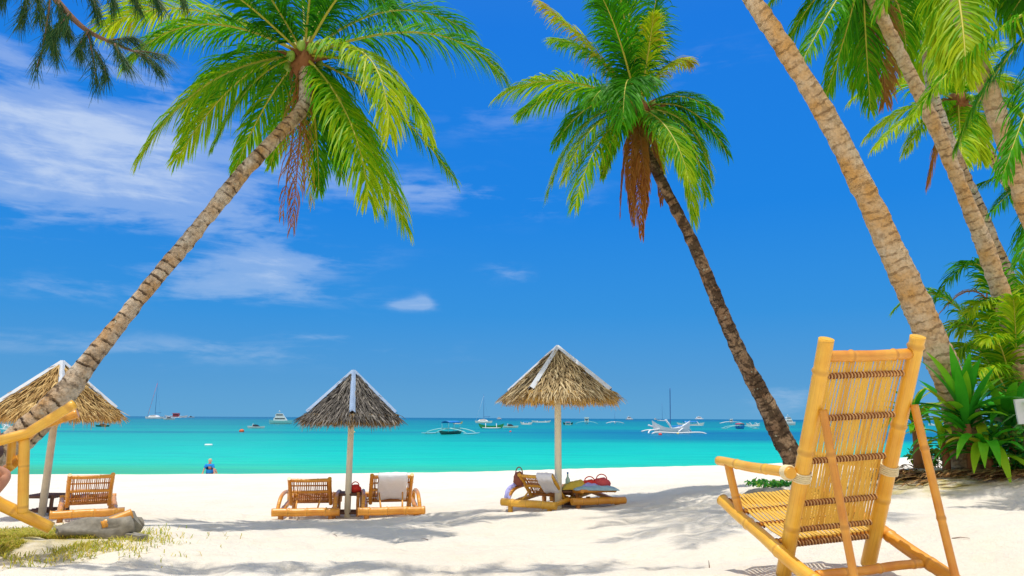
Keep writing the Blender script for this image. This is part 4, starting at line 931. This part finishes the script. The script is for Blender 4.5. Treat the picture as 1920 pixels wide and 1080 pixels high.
# lavender cloth over the left armrest of L3
m = MB(); rows = []
for i in range(12):
    a = i/11; p = Vector((-.40-.06*math.sin(a*3), -.02-.26*a, .42-.26*a+.06*math.sin(a*2.4)))
    rows.append([p+Vector((.05*(k-3)/3, .012*math.sin(k*1.7+i), -.035*abs(k-3)/3+.012*math.sin(k*2.3+i*.7))) for k in range(7)])
m.loft(rows, close=False, cap=False); o = m.build('cloth', M['lav']); o.modifiers.new('t', 'SOLIDIFY').thickness = .01; o.matrix_world = L3.matrix_basis
tag(o, 'lavender cloth trailing over the left armrest of the yellow lounger', 'cloth')

# ------------------------------------------------------------------ bamboo chair cut by the left edge, and who sits in it
ch = empty('bamboo_chair'); tag(ch, 'close bamboo chair cut off by the left edge, arm pole slanting over the trunk', 'chair')
def ppole(name, pts, r, mat='bamboo', sp=.32):
    m = MB(); w = [at(*p) for p in pts]; q = []
    for i in range(len(w)-1):
        k = 12
        for j in range(k): q.append(w[i].lerp(w[i+1], j/k))
    q.append(w[-1]); m.tube(q, r, 16, True, .3, 1/sp); m.build(name, M[mat], ch)
ppole('armrest', [(-150, 850, 5.6), (0, 826, 5.9), (52, 812, 6.0), (140, 757, 6.2)], .042, sp=.6)
ppole('armrest', [(40, 830, 6.6), (70, 800, 6.6), (146, 775, 6.7)], .04, 'bamboo_red', sp=.6)
ppole('armrest_post', [(46, 822, 6.02), (44, 900, 6.02), (43, 962, 6.05)], .040)
ppole('armrest_post', [(23, 822, 6.6), (19, 880, 6.6)], .036)
ppole('side_rail', [(-120, 868, 5.7), (0, 945, 6.05), (96, 990, 6.25)], .048, 'bamboo', .4)
ppole('side_rail', [(-20, 925, 6.7), (12, 880, 6.65), (40, 858, 6.6)], .042, 'bamboo_red')
ppole('leg', [(-60, 850, 5.8), (-70, 1040, 5.9)], .042); ppole('leg', [(-200, 700, 6.4), (-120, 1020, 6.6)], .042)
m = MB()
for k in range(16):
    a = at(-200, 880, 5.9+.05*k); b = at(-20, 925-1.5*k, 6.0+.05*k); m.tube([a, a.lerp(b, .5)-Vector((0, 0, .03)), b], .012, 6)
m.build('seat_slats', M['split'], ch)

# ------------------------------------------------------------------ people
def skin_mesh(name, joints, bones, mat, parent=None, sub=2, root_i=0):
    """one continuous surface grown from a skeleton of joints"""
    me = bpy.data.meshes.new(name); me.from_pydata([tuple(j[0]) for j in joints], bones, []); o = bpy.data.objects.new(name, me); col.objects.link(o)
    o.modifiers.new('skin', 'SKIN').use_smooth_shade = True
    d = me.skin_vertices[0].data
    for i, j in enumerate(joints):
        r = j[1]; d[i].radius = r if isinstance(r, tuple) else (r, r); d[i].use_root = (i == root_i)
    sb = o.modifiers.new('sub', 'SUBSURF'); sb.levels = sub; sb.render_levels = sub; me.materials.append(mat)
    if parent: o.parent = parent
    return o
# sitting at the water's edge, seen from behind; local +Y looks out to sea
pc = at(377, 889, 29.4); yy = float(crestY(pc.x)); gs = gz(pc.x, yy+.35)
pr = empty('person', (pc.x, yy+.35, gs), R(4)); tag(pr, 'person in a blue T-shirt sitting at the waterline, leaning back on both hands', 'person')
pr.scale = (.74, .74, .74)
J = [((0, 0, .11), .09), ((0, -.03, .28), .09), ((0, -.06, .45), .10), ((0, -.07, .54), .09), ((0, -.06, .60), .05), ((0, -.05, .70), .085), ((0, -.045, .79), .07),
     ((-.17, -.08, .50), .05), ((-.25, -.17, .30), .038), ((-.30, -.22, .07), .03), ((.17, -.08, .50), .05), ((.26, -.17, .30), .038), ((.33, -.22, .07), .03),
     ((-.10, .12, .10), .085), ((-.13, .42, .26), .065), ((-.14, .68, .03), .045), ((-.14, .82, .02), .03), ((.10, .12, .10), .085), ((.13, .44, .24), .065), ((.15, .70, .02), .045), ((.15, .84, .01), .03)]
Bn = [(0, 1), (1, 2), (2, 3), (3, 4), (4, 5), (5, 6), (3, 7), (7, 8), (8, 9), (3, 10), (10, 11), (11, 12), (0, 13), (13, 14), (14, 15), (15, 16), (0, 17), (17, 18), (18, 19), (19, 20)]
for sx, b in ((-1, 9), (1, 12)):                   # fingers spread on the sand
    h = Vector(J[b][0])
    for k in range(5):
        a = R(-60+30*k); J.append(((h.x+math.sin(a)*.075*(1 if k else .8), h.y-math.cos(a)*.075, h.z-.045), .009)); Bn.append((b, len(J)-1))
body = skin_mesh('body', J, Bn, M['skin'], pr)
sh = [((0, 0, .06), .19), ((0, -.02, .14), .185), ((0, -.03, .28), .18), ((0, -.06, .44), .185), ((0, -.07, .555), .11), ((-.17, -.08, .505), .085), ((-.24, -.16, .34), .08), ((.17, -.08, .505), .085), ((.245, -.16, .34), .08)]
skin_mesh('shirt', sh, [(0, 1), (1, 2), (2, 3), (3, 4), (4, 5), (5, 6), (4, 7), (7, 8)], M['shirt'], pr)
skin_mesh('shorts', [((0, .0, .10), .15), ((-.10, .14, .11), .10), ((-.12, .32, .19), .09), ((.10, .14, .11), .10), ((.12, .33, .18), .09)], [(0, 1), (1, 2), (0, 3), (3, 4)], M['boatblue'], pr)
m = MB(); m.ball((0, -.06, .755), (.098, .105, .10), 16, 10, .12); m.build('hair', M['hair'], pr)
m = MB(); m.ball((-.092, -.03, .70), (.015, .022, .03), 8, 6); m.ball((.092, -.03, .70), (.015, .022, .03), 8, 6); m.build('ear', M['skin'], pr)
# person in the near left chair, nearly all outside the frame; a raised knee and a thigh reach into it
pl = empty('person'); tag(pl, 'person reclining in the bamboo chair at the left edge, only a knee and leg visible', 'person')
def q(x, y, Y): return tuple(at(x, y, Y))
J = [(q(-95, 850, 6.1), .15), (q(-120, 800, 6.0), .14), (q(-150, 735, 5.9), .16), (q(-160, 700, 5.9), .10), (q(-162, 680, 5.9), .055), (q(-158, 655, 5.92), .09), (q(-156, 632, 5.92), .08),
     (q(-80, 845, 6.2), .10), (q(-6, 803, 6.35), .078), (q(-30, 880, 6.4), .055), (q(-40, 950, 6.5), .04), (q(-25, 960, 6.6), .035),
     (q(-70, 880, 6.0), .10), (q(14, 890, 6.25), .07), (q(-15, 922, 6.1), .055), (q(-60, 985, 6.0), .04), (q(-45, 992, 6.0), .032),
     (q(-150, 715, 5.75), .055), (q(-120, 765, 5.6), .045), (q(-80, 800, 5.6), .03), (q(-68, 808, 5.6), .022), (q(-170, 715, 6.1), .055), (q(-150, 770, 6.2), .045), (q(-115, 800, 6.3), .03)]
Bn = [(0, 1), (1, 2), (2, 3), (3, 4), (4, 5), (5, 6), (0, 7), (7, 8), (8, 9), (9, 10), (10, 11), (0, 12), (12, 13), (13, 14), (14, 15), (15, 16), (3, 17), (17, 18), (18, 19), (19, 20), (3, 21), (21, 22), (22, 23)]
h = Vector(J[20][0])
for k in range(5): J.append((tuple(h+Vector((.06-.01*abs(k-2), .03*(k-2)*.6, -.01-.01*k))), .009)); Bn.append((20, len(J)-1))
skin_mesh('body', J, Bn, M['skin'], pl)
skin_mesh('shorts', [(q(-95, 850, 6.1), .17), (q(-80, 848, 6.2), .13), (q(-12, 838, 6.32), .09), (q(-2, 862, 6.36), .07), (q(-75, 878, 6.0), .125), (q(-20, 886, 6.15), .095)], [(0, 1), (1, 2), (2, 3), (0, 4), (4, 5)], M['stripe'], pl)
m = MB(); c = Vector(q(-157, 640, 5.92)); m.ball(c, (.11, .11, .12), 14, 10, .15); m.build('hair', M['hair_d'], pl)
m = MB(); c = Vector(q(-152, 655, 5.82)); 
for dx in (-.03, .03): m.ball(c+Vector((.05, dx*.9, .01)), .012, 8, 6)
m.build('eye', M['white'], pl)

# ------------------------------------------------------------------ driftwood, plank, mound
g = on_ground(170, 1010); dw = MB(); rings = []
for i in range(15):
    t = i/14; x = (-.56+1.08*t)*.52; r = (.13+.05*math.sin(t*3.0)+.04*t)*.58; row = []
    for k in range(20):
        a = 2*math.pi*k/20; rr = r*(.85+.6*(noise.noise(Vector((x*3.5, math.cos(a)*1.6, math.sin(a)*1.6)))))
        rr *= 1+.5*abs(noise.noise(Vector((x*2, math.cos(a)*5, math.sin(a)*5))))
        row.append(Vector((x+.05*math.cos(a*2), .25*t+rr*.9*math.cos(a), .05+.03*t+rr*math.sin(a))))
    rings.append(row)
dw.loft(rings); dw.build('driftwood', M['drift'], None, g); tag(bpy.data.objects['driftwood'], 'weathered grey-brown stump of driftwood at the grass edge below the lounger', 'driftwood')
for i, (a, b, r, lb, mt) in enumerate([((195, 978), (246, 958), .045, 'orange bamboo pole end resting on the driftwood, right of the left lounger', 'bamboo_red'), ((232, 1006), (268, 1014), .035, 'small dark weathered board lying on the sand right of the driftwood', 'drift')]):
    pa = on_ground(*a); pb = on_ground(*b)
    m = MB()
    if i == 0:
        pa = at(190, 985, g.y+.1); pb = at(247, 962, g.y+.25); pole(m, pa, pb, r, .3, n=12); nm_ = 'bamboo_pole'
    else: m.bar(pa+Vector((0, 0, .04)), pb+Vector((0, 0, .03)), .09, .05); nm_ = 'board'
    tag(m.build(nm_, M[mt]), lb, 'pole' if i == 0 else 'board')
p = on_ground(1450, 934); m = MB(); m.ball((0, 0, 0), (.30, .22, .12), 20, 10, .45); tag(m.build('root_mound', M['drift'], None, p), 'grey root mound in the sand left of the chair seat, green weed on it', 'root')
# scattered sticks on the sand
rnd = random.Random(9)
for k, (x, y, L_, lb) in enumerate([(1330, 1060, .16, 'dark twig lying on the sand left of the big chair at the bottom edge'), (632, 1008, .10, 'tiny dark twig on the bright sand below the grey umbrella'), (803, 1012, .08, 'small upright twig on the bare sand right of the palm shadow'), (1785, 1015, .12, 'thin pale twig on the sand right of the big chair strut')]):
    a = on_ground(x, y); m = MB(); d = Vector((rnd.uniform(-1, 1), rnd.uniform(-1, 1), .15)).normalized(); m.tube([a, a+d*L_*.5+Vector((0, 0, .008)), a+d*L_], [.004, .003, .0015], 5); tag(m.build('twig', M['bark']), lb, 'twig')

# ------------------------------------------------------------------ boats
def place(px, py): return at_z(px, py, 0.0)
def hull_mb(L, B, D, sheer=.25, raked=.12, n=15, prof=None):
    m = MB(); rings = []
    for i in range(n):
        t = i/(n-1); x = (t-.5)*L; w = B/2*(max(.02, 1-abs(2*t-1)**(2.4 if not prof else prof))); top = D*(1+sheer*(2*t-1)**2*2); bot = -.25*D*(1-abs(2*t-1)**3)
        rings.append([Vector((x, -w, top)), Vector((x*(1-raked*.3), -w*.85, top*.45)), Vector((x*(1-raked), -w*.4, bot)), Vector((x*(1-raked), w*.4, bot)), Vector((x*(1-raked*.3), w*.85, top*.45)), Vector((x, w, top))])
    m.loft(rings, smooth=False); return m
GB = 'boats moored off the beach'
def outrigger(label, px, py, wpx, yaw=0, canopy=None, hullc='white', arm='white', mast=None, hl=None, raised=0.0, cabin=None, sheer=.5, hd=None, zc_=None):
    p = place(px, py); D = p.y; W = wpx*D/FPX; root = empty('outrigger_boat', p, R(yaw)); tag(root, label, 'boat', GB)
    side = abs(math.cos(R(yaw))) > .6
    HL = (hl or (W*.95 if side else W*.9)); span = W*.55 if side else W*.97; th = max(.11, D/3400)
    h = hull_mb(HL, max(.9, HL*.085), hd or max(.7, HL*.055), sheer, .2); h.build('hull', M[hullc], root)
    for s in (-1, 1):
        m = MB(); y = s*span/2; m.tube([(HL*(-.36+.72*i/8), y, .12+(.35*abs(i-4)/4)**3*3) for i in range(9)], [th*(.6+.5*math.sin(math.pi*i/8)) for i in range(9)], 8); m.build('outrigger_float', M[arm], root)
    for f in (-.22, .2):
        m = MB(); y0 = span/2; zt = max(.9, HL*.07)+raised
        m.tube([(HL*f, y0*(i/8-1)*1.0 if i < 8 else 0, .15+zt*math.sin(math.pi/2*(i/8))**.7) for i in range(9)]+[(HL*f, y0*(i/8), .15+zt*math.cos(math.pi/2*(i/8))**.7) for i in range(1, 9)], th*.8, 6); m.build('outrigger_arm', M[arm], root)
    if canopy:
        zc = zc_ or max(1.2, HL*.12); m = MB(); m.loft([[Vector((x*HL, math.cos(a)*HL*.07, zc*1.0+math.sin(a)*HL*.035)) for a in [math.pi*k/8 for k in range(9)]] for x in (-.26, -.1, .08, .24)], close=False, cap=False, smooth=True)
        o = m.build('canopy', M[canopy], root); o.modifiers.new('t', 'SOLIDIFY').thickness = .08
        m = MB()
        for x in (-.25, 0, .23):
            for s in (-1, 1): m.tube([(x*HL, s*HL*.055, .4), (x*HL, s*HL*.06, zc*1.02)], th*.35, 5)
        m.build('canopy_frame', M[arm], root)
    if cabin:
        m = MB(); m.box((0, 0, HL*.11), (HL*.26, HL*.12, HL*.13)); m.box((-.02*HL, 0, HL*.19), (HL*.30, HL*.14, HL*.018)); o = m.build('cabin', M[cabin], root)
        w = MB(); w.box((0, 0, HL*.125), (HL*.265, HL*.09, HL*.04)); w.box((0, 0, HL*.125), (HL*.2, HL*.124, HL*.04)); w.build('window', M['black'], o)
    if mast:
        m = MB(); m.tube([(0, 0, .3), (HL*.01, 0, mast)], [th*.62, th*.4], 8); m.build('mast', M['navy'], root)
        m = MB(); 
        for q_ in ((-.42, 0), (.42, 0)): m.tube([(q_[0]*HL, 0, .8), (HL*.01, 0, mast*.96)], th*.07, 4)
        m.build('rigging', M['navy'], root)
    return root
def sailboat(label, px, py, wpx, topy, cloth='navy', sail=None):
    p = place(px, py); D = p.y; W = wpx*D/FPX; H = (py-topy)*D/FPX; root = empty('sailing_catamaran', p); tag(root, label, 'boat', GB)
    for s in (-1, 1): h = hull_mb(W, W*.12, W*.09, .25, .1); h.v = [(x, y+s*W*.2, z) for x, y, z in h.v]; h.build('hull', M['white'], root)
    m = MB(); m.loft([[Vector((x*W, -W*.2*s, z*W)) for s, z in ((1, .09), (.85, hh), (-.85, hh), (-1, .09))] for x, hh in ((-.34, .11), (-.24, .20), (.0, .22), (.14, .19), (.26, .11))], smooth=False); o = m.build('cabin', M['white'], root)
    w = MB(); w.box((-.04*W, 0, .165*W), (.32*W, .375*W, .03*W)); w.build('window', M['black'], o)
    m = MB(); t = max(.15, D/2600); m.tube([(0, 0, .15*W), (-.02*W, 0, H)], [t*.7, t*.45], 8); m.build('mast', M[cloth], root)
    m = MB(); m.tube([(0, 0, .34*W), (.36*W, 0, .36*W)], t*.75, 8); m.build('boom', M['navy'], root)
    m = MB(); m.tube([(-.46*W, 0, .12*W), (-.03*W, 0, H*.92)], t*(.42 if sail else .2), 6); m.build('furled_sail', M[sail or 'white'], root)
    m = MB(); m.tube([(.3*W, .1*W, .12*W), (-.01*W, 0, H*.9)], t*.12, 4); m.build('rigging', M['navy'], root)
def motor(label, px, py, wpx, hpx, yaw=0, decks=2, hullc='white', top='white'):
    p = place(px, py); D = p.y; L = wpx*D/FPX; H = hpx*D/FPX; root = empty('motor_boat', p, R(yaw)); tag(root, label, 'boat', GB)
    h = hull_mb(L, L*.28, H*.28, .12, .08, prof=5); h.build('hull', M[hullc], root)
    z = H*.25; xl, xr = -.30, .28
    for k in range(decks):
        hh = H*.62/decks; m = MB(); m.loft([[Vector((x*L, s*L*.11*(1-.12*k), z+zz)) for s, zz in ((-1, 0), (-1, f*hh), (1, f*hh), (1, 0))] for x, f in ((xl, .75), (xl+.05, 1), (xr-.10, 1), (xr, .15))], smooth=False)
        o = m.build('cabin', M[top], root); w = MB(); w.box(((xl+xr)/2*L-.02*L, 0, z+hh*.6), ((xr-xl)*.72*L, L*.224*(1-.12*k), hh*.28)); w.build('window', M['black'], o)
        z += hh; xl += .07; xr -= .12
    m = MB(); m.tube([(-.05*L, 0, z), (-.08*L, 0, H*1.15)], max(.06, D/6000), 6); m.box((-.08*L, 0, H*1.02), (.1*L, .16*L, .03*H)); m.build('radar_arch', M['white'], root)
def runabout(label, px, py, wpx, yaw=0, hullc='white', top='black'):
    p = place(px, py); D = p.y; L = wpx*D/FPX; root = empty('speedboat', p, R(yaw)); tag(root, label, 'boat', GB)
    hull_mb(L, L*.26, L*.10, .18, .1, prof=3.5).build('hull', M[hullc], root)
    m = MB(); m.loft([[Vector((x*L, s*L*.09, L*.09+zz*L)) for s, zz in ((-1, 0), (-.8, f), (.8, f), (1, 0))] for x, f in ((-.2, .10), (-.02, .13), (.08, .11), (.22, .01))], smooth=False); m.build('windscreen', M[top], root)
    m = MB(); m.tube([(-.2*L, -.09*L, .1*L), (-.16*L, -.08*L, .25*L), (-.16*L, .08*L, .25*L), (-.2*L, .09*L, .1*L)], max(.05, L*.012), 6); m.build('frame', M['white'], root)
def buoy(label, px, py, wpx, mat, ring=False):
    p = place(px, py); r = wpx*p.y/FPX/2; root = None; m = MB()
    if ring:
        m.v = []; n1, n2 = 24, 10; b = 0
        for i in range(n1):
            a = 2*math.pi*i/n1
            for k in range(n2):
                c = 2*math.pi*k/n2; rr = r*.78+r*.26*math.cos(c); m.v.append((rr*math.cos(a), rr*math.sin(a), r*.26*math.sin(c)+r*.1))
        for i in range(n1):
            for k in range(n2):
                i2 = (i+1) % n1; k2 = (k+1) % n2; m.face((i*n2+k, i2*n2+k, i2*n2+k2, i*n2+k2), None, True)
        o = m.build('float_ring', M[mat], None, p); s_ = MB(); s_.ball((0, 0, r*.16), (r*.42, r*.25, r*.16), 12, 8); s_.build('cushion', M['orange'], o)
    else:
        m.ball((0, 0, r*.35), (r, r, r*.85), 14, 10); o = m.build('buoy', M[mat], None, p); s_ = MB(); s_.tube([(0, 0, r*1.1), (0, 0, r*1.45)], r*.12, 8); s_.build('mooring_eye', M['navy'], o)
    tag(o, label, 'float' if ring else 'buoy')
sailboat('catamaran at the far left with a tall blue mast and pink furled sail line', 290, 785, 30, 714, 'navy', 'pink')
outrigger('white boat with long dark cabin right of the leftmost catamaran', 330, 783, 44, 4, None, 'white', 'white', cabin='boatred')
runabout('small white dinghy just in front of the boat with the long dark cabin', 317, 787, 22, 0)
runabout('tiny white speedboat right of the boat with the long dark cabin', 358, 783, 13, 0)
motor('farthest tiny white boat on the horizon left of the grey umbrella', 431, 781, 8, 4, 0, 1)
runabout('grey-white speedboat behind the orange kayak, left of the grey umbrella', 480, 803, 32, 4)
motor('white motor yacht with flybridge at the left rim of the grey umbrella', 526, 795, 42, 22, 12, 2, 'teal', 'white')
outrigger('outrigger boat with a blue canopy and dark hull right of the grey umbrella', 846, 814, 84, 72, 'boatblue', 'hull_dark', 'teal', hl=11, sheer=.2, hd=.5, zc_=2.0)
outrigger('small pale boat behind the blue canopied outrigger', 858, 795, 20, 0, None, 'cream', 'white')
sailboat('white catamaran with a pale mast between the two nearest umbrellas', 907, 793, 32, 740)
outrigger('long green outrigger boat in front of the middle catamaran', 921, 803, 50, 3, None, 'boatgreen', 'white', raised=.3)
runabout('white speedboat with dark windscreen at the left rim of the tan umbrella', 957, 802, 30, 3)
outrigger('small blue and white boat under the left rim of the tan umbrella', 987, 796, 24, 0, 'boatblue', 'white', 'white')
outrigger('long low white outrigger just left of the tan umbrella post', 1015, 792, 38, 4, None, 'white', 'white')
outrigger('dark boat with a red canopy just right of the tan umbrella post', 1065, 797, 20, 0, 'boatred', 'hull_dark', 'teal')
outrigger('white outrigger with a tall white cabin right of the tan umbrella post', 1100, 795, 42, 84, None, 'teal', 'teal', hl=18, cabin='white')
outrigger('slim white outrigger midway between tan umbrella and the big sailing outrigger', 1153, 794, 32, 86, None, 'white', 'white', hl=12, mast=7)
motor('small white boat on the horizon right of the tan umbrella', 1180, 787, 14, 6, 0, 1)
motor('tiny white speck of a boat left of the thinner dark mast', 1229, 787, 6, 3, 0, 1)
outrigger('sailing outrigger with the shorter dark mast left of the tallest one', 1242, 789, 22, 4, None, 'white', 'white', mast=28)
def big_outrigger():
    p = place(1259, 812); k = p.y/FPX; root = empty('outrigger_boat', p, R(8)); tag(root, 'big white sailing outrigger with crossing spars and the tallest dark mast', 'boat', GB)
    def t_(name, pts, r, mat='white'): m = MB(); m.tube(catmull([Vector((x*k, y, -z*k)) for x, y, z in pts], 16), r*k, 8); m.build(name, M[mat], root)
    h = hull_mb(74*k, 2.0, 1.0, .8, .15); h.build('hull', M['white'], root)
    t_('outrigger_float', [(-50, -4, 1), (-40, -4, -2), (0, -4, -1), (40, -4, -2), (56, -4, 2)], 1.2); t_('outrigger_float', [(-46, 4, -2), (-30, 4, -5), (0, 4, -4), (34, 4, -6), (50, 4, -2)], 1.2)
    t_('outrigger_arm', [(-56, -4, 0), (-46, -2, -5), (-20, 0, -7), (0, 4, -6)], 1.3); t_('outrigger_arm', [(0, -4, -3), (24, 0, -9), (40, 2, -8), (53, 4, -1)], 1.3)
    t_('spar', [(-16, 0, -1), (-30, 1, -10), (-41, 1, -14)], 1.7); t_('spar', [(2, 0, -4), (-6, -1, -14), (-14, -1, -24)], 1.7)
    t_('mast', [(-2, 0, -3), (-1, 0, -40), (0, 0, -82)], .8, 'navy'); t_('boom', [(0, 0, -12), (14, 0, -13), (26, 0, -13)], 1.2, 'boatblue')
big_outrigger()
outrigger('white and blue canopied outrigger right of the tallest mast', 1295, 798, 56, 6, 'boatblue', 'white', 'white', raised=.8)
motor('pale boat on the horizon above the canopied outrigger', 1311, 786, 16, 5, 0, 1)
outrigger('white cabin outrigger left of the red boat near the leaning palm', 1371, 794, 40, 80, None, 'white', 'white', hl=16, cabin='white')
outrigger('red and white outrigger with arms spread, left of the leaning palm trunk', 1387, 804, 58, 88, 'boatred', 'boatblue', 'teal', hl=11)
outrigger('white outrigger touching the left side of the leaning palm trunk', 1412, 799, 28, 6, None, 'white', 'white', raised=.4)
motor('white boat on the horizon left of the yellowish one', 1401, 786, 12, 5, 0, 1)
motor('yellowish boat on the horizon at the leaning palm trunk', 1417, 785, 12, 5, 0, 1, 'cream', 'cream')
motor('white stacked motor yacht between the leaning palm trunk and the big chair', 1480, 797, 26, 17, 10, 2)
motor('long white ship on the horizon beside the big chair back', 1500, 784, 26, 5, 0, 1)
outrigger('pale outrigger behind the cut bamboo chair at the left edge', 22, 806, 40, 4, None, 'white', 'white')
runabout('small dark boat below the rim of the golden umbrella', 192, 800, 26, 0, 'hull_dark')
outrigger('white boat glimpsed through the plants at the right', 1752, 798, 24, 0, None, 'white', 'white')
outrigger('low white outrigger between the yacht and the blue canopied outrigger', 742, 790, 26, 5, None, 'white', 'white')
motor('small white boat on the horizon right of the middle catamaran', 936, 786, 10, 4, 0, 1)
motor('small cream boat on the horizon between the shorter mast and the small white boat', 1212, 785, 9, 4, 0, 1, 'cream', 'white')
buoy('orange kayak-like float left of the grey-white speedboat', 453, 810, 9, 'orange'); buoy('white ring float with orange middle above the sitting person', 391, 835, 14, 'white', True)
buoy('small yellowish buoy right of the grey umbrella post', 664, 811, 4, 'cream'); buoy('pink mooring buoy in front of the big sailing outrigger', 1238, 816, 7, 'pink')
buoy('pale green buoy right of the pink one', 1271, 814, 5, 'cream'); buoy('small pinkish buoy in front of the speedboat with dark windscreen', 957, 810, 4, 'pink')
